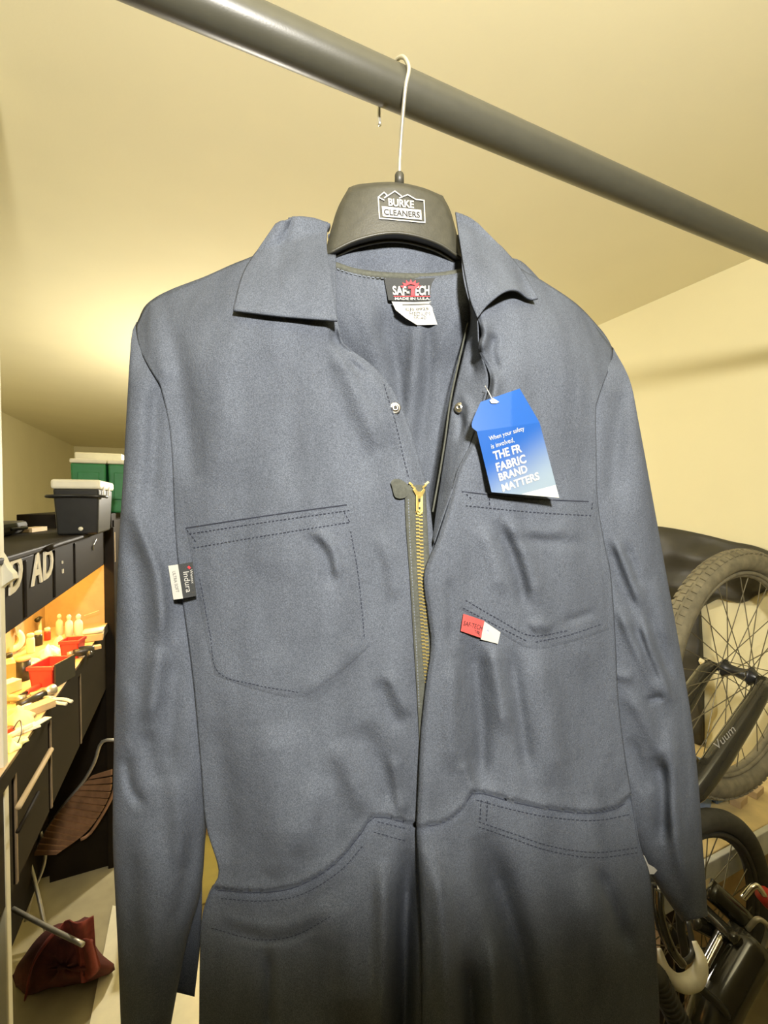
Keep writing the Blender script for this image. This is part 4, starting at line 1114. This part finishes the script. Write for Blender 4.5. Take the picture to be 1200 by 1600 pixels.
hung(965, 28, 'saw', 'hand saw with wooden handle hung on the back board')

# ------------------------------------------------------------------ coolers and cases on the hutch
TOPZ = 1.492
YB = 1.72
a = on_y(83., 832., YB); b = on_y(156., 832., YB)
x0, x1 = a[0], b[0]; zt_ = on_y(110., 764., YB)[2]; zl_ = on_y(110., 749., YB)[2]
dp = .26; cx = (x0 + x1) / 2; wd_ = x1 - x0
bc = empty('cooler', (cx, YB + dp / 2, TOPZ), 'black cooler with white lid standing on the hutch', 'cooler', 'coolers')
mk('cooler_body', box((cx, YB + dp / 2, (TOPZ + zt_) / 2 + .0005), (wd_, dp, zt_ - TOPZ), (0, 0, 0), .90), BLKP, bc, bevel=.006)
mk('lid', box((cx, YB + dp / 2, (zt_ + zl_) / 2), (wd_ + .010, dp + .010, zl_ - zt_)), CREAMP, bc, bevel=.008)
mk('handle', tube([(x0 - .012, YB + .06, zt_ - .026), (x0 - .012, YB - .010, zt_ - .024), (cx, YB - .014, zt_ - .022), (x1 + .012, YB - .010, zt_ - .024), (x1 + .012, YB + .06, zt_ - .026)], .005, 8, n=30), BLKP, bc, smooth=True)
mk('drain_plug', lathe([(.007, 0), (.007, .004), (.004, .006)], (cx + .01, YB + .006, TOPZ + .020), (0, -1, 0), 14), CREAMP, bc, smooth=True)
for k in (.05, .15):
    mk('latch', box((x1 + .006, YB + k, zt_ - .004), (.004, .008, .034)), CREAMP, bc)
# second cabinet behind the bench, carrying the green coolers
sc_ = empty('storage_cabinet', (-.47, 2.52, 0), 'dark tall cabinet behind the far end of the workbench', 'cabinet')
mk('cabinet_body', box2((-.66, 2.24, 0), (-.325, 2.90, 1.55)), DARKW, sc_, bevel=.003)
mk('door', box2((-.325, 2.26, .06), (-.318, 2.88, 1.52)), DARKW, sc_, bevel=.002)
for k, (pa, pb_, label) in enumerate(((110, 166, 'green cooler with white lid behind the black cooler, left one'), (169, 215, 'green cooler with white lid partly hidden by the sleeve'))):
    Yg = 2.40
    a = on_y(float(pa), 760., Yg); b = on_y(float(pb_), 760., Yg)
    z1 = on_y(140., 724., Yg)[2]; z2 = on_y(140., 717., Yg)[2]
    cx = (a[0] + b[0]) / 2; wd_ = b[0] - a[0]
    g = empty('cooler', (cx, Yg + .10, 1.55), label, 'cooler', 'coolers')
    mk('cooler_body', box((cx, Yg + .10, (1.5505 + z1) / 2), (wd_, .2, z1 - 1.5505), (0, 0, 0), .94), GREENP, g, bevel=.008)
    mk('lid', box((cx, Yg + .10, (z1 + z2) / 2), (wd_ + .006, .206, z2 - z1)), CREAMP, g, bevel=.006)
    mk('panel_recess', box((cx, Yg - .001, 1.55 + (z1 - 1.55) * .55), (wd_ * .6, .008, (z1 - 1.55) * .55)), GREENP, g, bevel=.003)
a = on_y(116., 708., 2.64); z2 = on_y(140., 707., 2.64)[2]
thing1('foam_box', box2((a[0], 2.64, 1.5505), (-.33, 2.86, z2)), CREAMP, 'tall cream foam box behind the green coolers', 'box', bevel=.006)
# flat dark case and wooden strip on the hutch
p = on_z(22., 836., TOPZ)
q_ = np.array([p[0] - .06, p[1], TOPZ])
e = empty('tool_case', q_, 'flat black soft case lying on the near hutch top', 'case')
mk('case_body', box(q_ + np.array([.0, 0, .022]), (.13, .30, .042), (0, 0, .05), .97), COVER, e, bevel=.014)
mk('case_handle', tube([q_ + np.array([.066, -.05, .022]), q_ + np.array([.085, -.03, .022]), q_ + np.array([.085, .03, .022]), q_ + np.array([.066, .05, .022])], .005, 8, n=16), BLKP, e, smooth=True)
p = on_z(64., 832., TOPZ)
thing1('wood_strip', box(np.array([p[0] - .035, p[1] + .05, TOPZ + .009]), (.04, .12, .016), (0, 0, -.12)), PALEW, 'pale wood strip lying in front of the black cooler', 'wood strip', bevel=.001)

# ================================================================== FOLDING CHAIR UNDER THE BENCH
fc = empty('folding_chair', on_z(70., 1470., 0.), 'folded slatted wooden chair with pale metal legs leaning under bench', 'chair')
LQ = catmull([(147, 1210), (112, 1246), (78, 1290), (54, 1336)], 15); RQ = catmull([(176, 1200), (172, 1241), (140, 1295), (90, 1334)], 15)
for i in range(14):
    z0 = np.interp(i, [0, 13], [1.80, 1.66])
    a0 = at(*LQ[i], z0); a1 = at(*LQ[i + 1], z0 - .004); b0 = at(*RQ[i], z0 + .0); b1 = at(*RQ[i + 1], z0 - .004)
    k = .12
    q = np.array([a0 + (a1 - a0) * k, b0 + (b1 - b0) * k, b1 - (b1 - b0) * k, a1 - (a1 - a0) * k])
    nrm = np.cross(q[1] - q[0], q[3] - q[0]); nrm /= np.linalg.norm(nrm)
    if nrm @ FW > 0: nrm = -nrm
    mk('slat', (np.concatenate([q, q + nrm * .010]), [(4, 5, 6, 7), (3, 2, 1, 0), (0, 1, 5, 4), (1, 2, 6, 5), (2, 3, 7, 6), (3, 0, 4, 7)]), SLATB, fc)
def ptube(pts, r, **kw): return tube(np.array([at(*p) for p in pts]), r, **kw)
mk('side_rail', ptube([(190, 1157, 1.82), (160, 1159, 1.80), (147, 1192, 1.79), (130, 1222, 1.78), (100, 1258, 1.75), (72, 1300, 1.71), (50, 1340, 1.66)], .007, seg=8, n=30), ALU, fc, smooth=True)
mk('side_rail', ptube([(181, 1200, 1.80), (176, 1242, 1.78), (144, 1298, 1.73), (126, 1312, 1.70)], .006, seg=8, n=16), SLATB, fc, smooth=True)
mk('leg', ptube([(16, 1256, 1.60), (26, 1290, 1.62), (52, 1368, 1.62), (76, 1474, 1.555)], .007, seg=8, n=24), ALU, fc, smooth=True)
mk('leg', ptube([(64, 1300, 1.68), (70, 1345, 1.70), (50, 1400, 1.66), (40, 1440, 1.63)], .006, seg=8, n=20), ALU, fc, smooth=True)
mk('cross_bar', ptube([(20, 1420, 1.42), (75, 1449, 1.36), (130, 1476, 1.31)], .007, seg=8, n=10), ALU, fc, smooth=True)
mk('cross_bar', ptube([(22, 1290, 1.66), (42, 1262, 1.74)], .005, seg=8), DARKW, fc, smooth=True)

# ================================================================== RED BAG ON THE FLOOR
bgc = on_z(100., 1540., 0.)
bg = empty('canvas_bag', bgc, 'slumped dark red and black canvas bag lying on the floor', 'bag')
OL = [(22, 1520), (40, 1490), (62, 1462), (88, 1444), (118, 1440), (140, 1432), (146, 1470), (160, 1492), (181, 1510), (168, 1524), (140, 1536), (110, 1542), (66, 1554), (24, 1566)]
ol = catmull(OL, 44, True)
def bagsurf(front):
    V = []
    c2 = np.array([98., 1512.])
    for r in (1.0, .93, .8, .6, .35, .12):
        for k, p in enumerate(ol):
            q = c2 + (p - c2) * r
            z = 1.46 + (-.10 if front else .03) * (1 - r ** 2) ** .5 + .012 * math.sin(k * 1.1 + r * 9) * (1 - r)
            V.append(at(q[0], q[1], z))
    return np.array(V)
n = len(ol)
va = bagsurf(True); vb = bagsurf(False)
fcs = []
for base in (0, len(va)):
    for i in range(5):
        for k in range(n):
            l = (k + 1) % n
            fcs.append((base + i * n + k, base + i * n + l, base + (i + 1) * n + l, base + (i + 1) * n + k))
    fcs.append(tuple(base + 5 * n + k for k in range(n)))
vv_ = np.concatenate([va, vb]); vv_[:, 2] = np.maximum(vv_[:, 2], .003)
mk('bag_body', (vv_, fcs), mat('deep_red_canvas', (.10, .022, .015), rough=.9, var=.35, scale=24, bump=.5, bscale=90), bg, smooth=True)
mk('strap', ptube([(40, 1558, 1.372), (50, 1510, 1.36), (70, 1475, 1.37), (92, 1452, 1.39)], .012, seg=8, n=20, flat=.3), BAGRED, bg, smooth=True)
def flap(pts_t, pts_b, z, nm):
    P = coons(pts_t, pts_b, [pts_t[0], pts_b[0]], [pts_t[-1], pts_b[-1]], 10, 8)
    V = np.array([at(P[j, i, 0], P[j, i, 1], z + .02 * math.sin(i * .9) + .004 * j) for j in range(8) for i in range(10)])
    mk(nm, (V, grid_faces(10, 8)), BAGRED, bg, smooth=True, solid=.004)
flap([(92, 1452), (104, 1438), (120, 1444), (146, 1432)], [(108, 1470), (118, 1500), (130, 1520), (150, 1490)], 1.36, 'flap')
flap([(122, 1470), (134, 1466), (146, 1470)], [(126, 1536), (140, 1530), (158, 1510)], 1.345, 'flap')

# ================================================================== PALE SHEET FOR A LIT FLOOR PATCH, YELLOW TUB FOR A BRIGHTLY LIT SPOT
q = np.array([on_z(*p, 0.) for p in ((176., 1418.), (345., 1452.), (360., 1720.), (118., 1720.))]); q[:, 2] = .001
thing1('lit_floor_patch', (np.concatenate([q, q + np.array([0, 0, .008])]), [(4, 5, 6, 7), (3, 2, 1, 0), (0, 1, 5, 4), (1, 2, 6, 5), (2, 3, 7, 6), (3, 0, 4, 7)]), LITFLOOR, 'pale cream sheet standing in for a lit patch of floor', 'floor patch')  # pool of light on the concrete, put in as a pale sheet
p = on_z(330., 1416., 0.)
yt = empty('lit_spot_tub', (p[0], p[1] + .14, 0), 'made-up yellow tub with brown lid for a brightly lit spot', 'tub')
zt_ = on_y(330., 1302., p[1])[2]
mk('lit_spot_tub_body', box((p[0], p[1] + .14, zt_ / 2 + .001), (.40, .27, zt_), (0, 0, 0), .92), YELLOWP, yt, bevel=.01)  # made-up tub, its bright yellow holds the light of a lit spot
mk('lit_spot_tub_lid', box((p[0], p[1] + .14, zt_ + .016), (.42, .29, .03)), CARD, yt, bevel=.006)

# ================================================================== RIGHT SIDE: BICYCLES, SHELF, COVER
SPOKE = mat('dull_spoke_steel', (.16, .14, .085), rough=.5, metal=.5)
def wheel(parent, c, R, tr, spokes, tread, rub=OLDRUB):
    """wheel standing in the XZ plane with its axle along Y"""
    c = np.array(c, float)
    circ = lambda r, y, n: np.array([c + np.array([r * math.cos(a), y, r * math.sin(a)]) for a in np.linspace(0, 2 * math.pi, n, endpoint=False)])
    ty = mk('tyre', tube(circ(R - tr, 0, 72), tr, 14, closed=True), rub, parent, smooth=True)
    if tread:
        parts = []
        for i in range(90):
            a = 2 * math.pi * i / 90
            for s in (-1, 0, 1):
                b = s * .62
                rr_ = R - tr + tr * math.cos(b) ; yy = tr * math.sin(b)
                aa = a + (.5 if s == 0 else 0) * 2 * math.pi / 90
                pos = c + np.array([rr_ * math.cos(aa), yy, rr_ * math.sin(aa)])
                v, f = box((0, 0, 0), (.006, .013, .015))
                M = np.array([[math.cos(aa) * math.cos(b), -math.cos(aa) * math.sin(b), -math.sin(aa)], [math.sin(b), math.cos(b), 0], [math.sin(aa) * math.cos(b), -math.sin(aa) * math.sin(b), math.cos(aa)]])
                parts.append((np.array(v) @ M.T + pos, f))
        mk('tread', join(*parts), rub, ty, kind='stuff')
    mk('rim', join(tube(circ(R - 2 * tr - .004, -.009, 64), .006, 8, closed=True), tube(circ(R - 2 * tr - .004, .009, 64), .006, 8, closed=True), tube(circ(R - 2 * tr - .010, 0, 64), .008, 8, closed=True)), rub, parent, smooth=True)
    hub = mk('hub', lathe([(.008, -.07), (.008, -.05), (.022, -.036), (.026, -.032), (.016, -.022), (.013, 0), (.016, .022), (.026, .032), (.022, .036), (.008, .05), (.008, .07)], c, (0, 1, 0), 16), BLKP, parent, smooth=True)
    for i in range(spokes):
        a = 2 * math.pi * i / spokes; s = 1 if i % 2 else -1
        k = (.9 if (i // 2) % 2 else -.9)
        p0 = c + np.array([.024 * math.cos(a + k), s * .032, .024 * math.sin(a + k)])
        p1 = c + np.array([(R - 2 * tr - .014) * math.cos(a), s * .003, (R - 2 * tr - .014) * math.sin(a)])
        mk('spoke', tube([p0, p1], .0013, 5), SPOKE, parent)
BKY = 0.70
Wc = on_y(1152., 1050., BKY)
Rw = Wc[2] - on_y(1150., 1238., BKY)[2]
Wc[0] = min(Wc[0], XR - Rw - .002)
print('wheel', Wc, Rw)
SHZ = 0.675
bk = empty('bicycle', (1.1, BKY, SHZ), 'upturned bicycle with dusty front wheel in the air', 'bicycle', 'bicycles')
wheel(bk, Wc, Rw, .030, 32, True)
cr0 = on_y(1046., 1215., BKY)
fd = (cr0 - Wc) / np.linalg.norm(cr0 - Wc)
crown = Wc + fd * (Rw + .045)
fk = mk('fork', join(*[tube([Wc + np.array([0, s * .062, 0]), Wc + fd * .05 + np.array([0, s * .070, 0]), crown - fd * .05 + np.array([0, s * .062, 0]), crown + np.array([0, s * .050, 0])], [.018, .024, .027, .024], 14, n=14) for s in (-1, 1)], tube([crown + np.array([0, -.055, 0]), crown + np.array([0, .055, 0])], .022, 12)), GLOSSBLK, bk, smooth=True)
def ffk(x, y):
    r = ray(np.asarray(x, float), np.asarray(y, float)); return CAM + r * ((BKY - .066 - .028) / r[..., 1])[..., None]
mk('lettering', text_px('Vuum', 0, (1121, 1173), (1150, 1142), (1114, 1162), ffk), WHITE, fk)
for s in (-1, 1):
    mk('axle_nut', lathe([(.013, 0), (.013, .012), (.008, .018)], Wc + np.array([0, s * .08, 0]), (0, s, 0), 6), CHROME, bk)
ht_ = crown + np.array([-.05, 0, -.075])
mk('head_tube', tube([crown, ht_], .023, 14), GLOSSBLK, bk, smooth=True)
BBp = np.array([.80, BKY, .96]); Rr = np.array([.40, BKY, SHZ + .37]); Sd = np.array([.70, BKY, SHZ + .03])
mk('frame', join(tube([crown + (ht_ - crown) * .2, BBp], .020, 12), tube([ht_, BBp * .35 + Sd * .65], .016, 12), tube([BBp, Sd + np.array([0, 0, .03])], .016, 12), tube([BBp + np.array([0, .03, 0]), Rr + np.array([0, .055, 0])], .010, 8), tube([BBp + np.array([0, -.03, 0]), Rr + np.array([0, -.055, 0])], .010, 8)), GLOSSBLK, bk, smooth=True)
wheel(bk, Rr, Rw, .026, 24, False)
mk('saddle', tube([Sd + np.array([-.10, 0, .0]), Sd + np.array([-.02, 0, .004]), Sd + np.array([.13, 0, .002])], [.06, .05, .018], 14, n=14, flat=.45), BLKP, bk, smooth=True)
hbz = SHZ + .015
mk('handlebar', tube([(ht_[0] - .02, BKY - .20, hbz), (ht_[0], BKY - .10, hbz + .005), (ht_[0] - .01, BKY, ht_[2] - .03), (ht_[0], BKY + .10, hbz + .005), (ht_[0] - .02, BKY + .20, hbz)], .012, 12, n=40), GLOSSBLK, bk, smooth=True)

# shelf the bicycle stands on
sh = empty('shelf_unit', (1.2, .9, 0), 'low shelf with pale wooden top and white front edge', 'shelf')
SY0, SY1 = .655, 1.10
mk('shelf_top', box2((.45, SY0 + .015, SHZ - .022), (XR - .005, SY1, SHZ)), mat('yellow_pine', (.74, .58, .28), rough=.6, var=.12, scale=20), sh, bevel=.002)
mk('front_edge', box2((.45, SY0, SHZ - .070), (XR - .005, SY0 + .015, SHZ - .002)), mat('white_edge', (.66, .66, .58), rough=.5), sh, bevel=.002)
for x in (.47, 1.12, XR - .03):
    for y in (SY0 + .035, SY1 - .03):
        mk('leg', box2((x - .02, y - .02, 0), (x + .02, y + .02, SHZ - .022)), DARKW, sh, bevel=.002)
mk('lower_board', box2((.47, SY0 + .03, .22), (XR - .01, SY1, .24)), CARD, sh)
thing1('storage_box', box2((1.16, SY0 + .07, .2405), (1.70, 1.05, .50)), CARD, 'brown cardboard box on the lower board under the shelf', 'box', bevel=.004)
# blue bins on the shelf
for k, (pa, pb_, label) in enumerate(((1088, 1117, 'blue plastic bin on shelf beside the coverall cuff'), (1124, 1146, 'narrow blue plastic bin on shelf near the white card'))):
    Yq = .765
    a = on_y(float(pa), 1280., Yq); b = on_y(float(pb_), 1280., Yq)
    zt_ = on_y(1110., 1228., Yq)[2]
    e = empty('storage_bin', ((a[0] + b[0]) / 2, Yq + .1, SHZ), label, 'bin', 'blue bins on the shelf')
    mk('bin_body', box(((a[0] + b[0]) / 2, Yq + .1, (SHZ + zt_) / 2), (b[0] - a[0], .2, zt_ - SHZ - .001), (0, 0, 0), .92), BLUEP, e, bevel=.005)
    mk('bin_rim', box(((a[0] + b[0]) / 2, Yq + .1, zt_ - .006), (b[0] - a[0] + .008, .208, .012)), BLUEP, e, bevel=.003)
a = on_z(1148., 1268., SHZ)
thing1('card_sign', box(np.array([a[0] + .01, a[1] + .06, SHZ + .032]), (.035, .004, .064), (0, .25, .2)), WHITE, 'small white card standing between blue bin and wood blocks', 'card')
for k, (q, s_, label) in enumerate((((1166, 1262), (.055, .028, .022), 'pale wooden block on shelf near the white card'), ((1192, 1247), (.06, .026, .020), 'pale wooden block on shelf at the right edge'))):
    c = on_z(float(q[0]), float(q[1]), SHZ)
    thing1('wood_block', box(c + np.array([0, .02, s_[2] / 2 + .0004]), s_, (0, 0, .15)), PALEW, label, 'block', 'blocks on the shelf', bevel=.001)

# dark sheet bunched behind the wheel
cvp = coons([(985, 818), (1045, 825), (1100, 836), (1140, 846), (1185, 856), (1250, 886)], [(985, 960), (1060, 955), (1095, 948), (1125, 935), (1158, 942), (1185, 928), (1250, 905)], [(985, 818), (985, 960)], [(1250, 886), (1250, 905)], 46, 22)
def sheet(P, x0, th, bumps):
    nv, nu = P.shape[:2]
    fr0 = []; bk0 = []
    for j in range(nv):
        for i in range(nu):
            v = j / (nv - 1)
            b = th * math.sin(math.pi * v) ** .6 + bumps * (math.sin(i * .55 + j * .3) * .6 + math.sin(i * .23 - j * .55 + 1) + .5 * math.sin(j * .9 + i * .12) - .6)
            p = on_x(P[j, i, 0], P[j, i, 1], x0); fr0.append(p - np.array([max(b, 0), 0, 0])); bk0.append(p + np.array([.012, 0, 0]))
    return slab(np.array(fr0), np.array(bk0), nu, nv)
cs = empty('cover_sheet', on_x(1085., 1180., XR - .015), 'black crumpled cover sheet bunched behind the bicycle wheel', 'cover')
mk('bunched_sheet', sheet(cvp, XR - .014, .05, .010), COVER, cs, smooth=True)
hp = coons([(1052, 935), (1092, 940)], [(1058, 1164), (1098, 1164)], [(1052, 935), (1056, 1060), (1058, 1164)], [(1092, 940), (1097, 1050), (1098, 1164)], 12, 40)
mk('hanging_fold', sheet(hp, XR - .014, .02, .004), COVER, cs, smooth=True)

# second bicycle, lower down in front of the shelf
b2 = empty('bicycle', on_z(1100., 1750., 0.), 'black bicycle standing low in front of the shelf', 'bicycle', 'bicycles')
W2 = at(1078., 1478., 1.02)
R2 = .315
W2[2] = max(W2[2], R2 + .002)
W2[2] = R2 + .002 if W2[2] < R2 + .05 else W2[2]
wheel(b2, W2, R2, .024, 28, False, BLKRUB)
def bt(name, pts, r, m, **kw): return mk(name, ptube(pts, r, seg=kw.pop('seg', 12), n=kw.pop('n', 24)), m, b2, smooth=True, **kw)
bt('frame_tube', [(1082, 1438, .96), (1130, 1462, .96), (1210, 1500, .98)], .016, GLOSSBLK)
bt('frame_tube', [(1106, 1386, .98), (1165, 1440, .95)], .022, GLOSSBLK, n=8)
bt('shock_body', [(1136, 1452, .93), (1094, 1530, .90)], .015, GLOSSBLK, n=8)
bt('shock_shaft', [(1128, 1462, .915), (1098, 1520, .89)], .006, CHROME, n=8)
bt('frame_tube', [(1175, 1470, .92), (1120, 1570, .88), (1100, 1640, .86)], .042, GLOSSBLK, n=14)
bt('grip', [(1022, 1520, .80), (1045, 1565, .80), (1072, 1625, .80)], .019, BLKRUB)
for k in range(12):
    t = k / 11
    mk('grip_ring', tube([at(1026 + 42 * t, 1527 + 86 * t, .80), at(1027.5 + 42 * t, 1530 + 86 * t, .80)], .0205, 14), BLKRUB, b2, smooth=True)
bt('brake_lever', [(1030, 1390, .84), (1032, 1430, .82), (1048, 1480, .80), (1066, 1506, .80)], .008, GLOSSBLK)
bt('cable', [(1022, 1380, .86), (1030, 1450, .84), (1060, 1500, .82), (1082, 1490, .83), (1076, 1440, .86)], .005, BLKP, n=40)
bt('cable', [(1060, 1400, .90), (1064, 1450, .88), (1072, 1500, .86)], .008, BLKP)
bt('mudguard', [(1030, 1482, .835), (1040, 1516, .82), (1062, 1536, .815), (1086, 1530, .815), (1096, 1504, .82), (1084, 1470, .84)], [.004, .011, .014, .015, .011, .005], mat('white_mudguard', (.78, .74, .60), rough=.3), n=40)
bt('pedal_arm', [(1090, 1540, .86), (1130, 1578, .85), (1150, 1620, .85)], .008, BLKP)
bt('crank_bracket', [(1160, 1404, .93), (1180, 1384, .93), (1194, 1398, .93)], .006, CHROME, n=20)
bt('reflector', [(1192, 1396, .94), (1206, 1412, .94)], .016, REDPL, n=6)
bt('bottle_cage', [(1168, 1452, .93), (1185, 1436, .92), (1200, 1452, .92), (1190, 1490, .92)], .005, ALU, n=30)

# ================================================================== MORE SMALL THINGS ON THE BENCH
def cyl_item(name, px_, py_, r, h, m, label, cat, lid=None):
    c = bp(px_, py_); c[2] = BT + .0004
    e = empty(name, c, label, cat, 'jars and pots on the bench')
    mk('jar_body', lathe([(r * .92, 0), (r, .004), (r, h * .8), (r * .8, h)], c, (0, 0, 1), 16), m, e, smooth=True)
    mk('jar_lid', lathe([(r * .86, h), (r * .86, h + .010), (r * .7, h + .012)], c, (0, 0, 1), 16), lid or CREAMP, e, smooth=True)
cyl_item('jar', 60, 1008, .013, .040, BLKP, 'black jar with cream lid below the hung hammer', 'jar')
cyl_item('jar', 74, 1000, .011, .034, REDPL, 'red jar with cream lid by the end board', 'jar')
cyl_item('jar', 48, 1020, .012, .055, CREAMP, 'slim cream jar standing left of the black jar', 'jar')
cyl_item('jar', 12, 1050, .015, .045, YELLOWP, 'yellow jar with dark lid in front of the tape roll', 'jar', BLKP)
def plier(px_, py_, ang, m, label):
    c = bp(px_, py_) + np.array([0, 0, .006]); d = np.array([math.cos(ang), math.sin(ang), 0]); n = np.array([-d[1], d[0], 0])
    e = empty('pliers', c - np.array([0, 0, .006]), label, 'pliers', 'pliers on the bench')
    for s in (-1, 1):
        mk('handle', tube([c, c - d * .03 + n * s * .010, c - d * .065 + n * s * .007], .0042, 8, n=10), m, e, smooth=True)
    mk('jaws', tube([c - d * .006, c + d * .012, c + d * .032], [.007, .008, .003], 8, n=6), ALU, e, smooth=True)
plier(98, 1040, .9, REDPL, 'pliers with red handles behind the shallow red bin')
plier(34, 1112, 1.2, BLKP, 'pliers with black handles beside the large rag')
plier(80, 1096, 2.4, CREAMP, 'pliers with cream handles at the bench front edge')
for k, (q, s_, rz, m, label) in enumerate((((88, 1050), (.05, .03, .006), .4, CREAMP, 'folded cream sandpaper sheet beside the shallow bin'), ((40, 1090), (.06, .045, .004), .2, RAGM, 'folded tan cloth under the hammer grip'), ((150, 1014), (.03, .022, .012), .3, PALEW, 'little wood offcut in front of the tray'), ((28, 1142), (.07, .05, .004), .6, CREAMP, 'cream notepaper sheet at the bench front'))):
    c = bp(*q)
    thing1('sheet' if k != 2 else 'offcut', box(c + np.array([0, 0, s_[2] / 2 + .0003]), s_, (0, 0, rz)), m, label, 'sheet' if k != 2 else 'block', None, bevel=.0008)
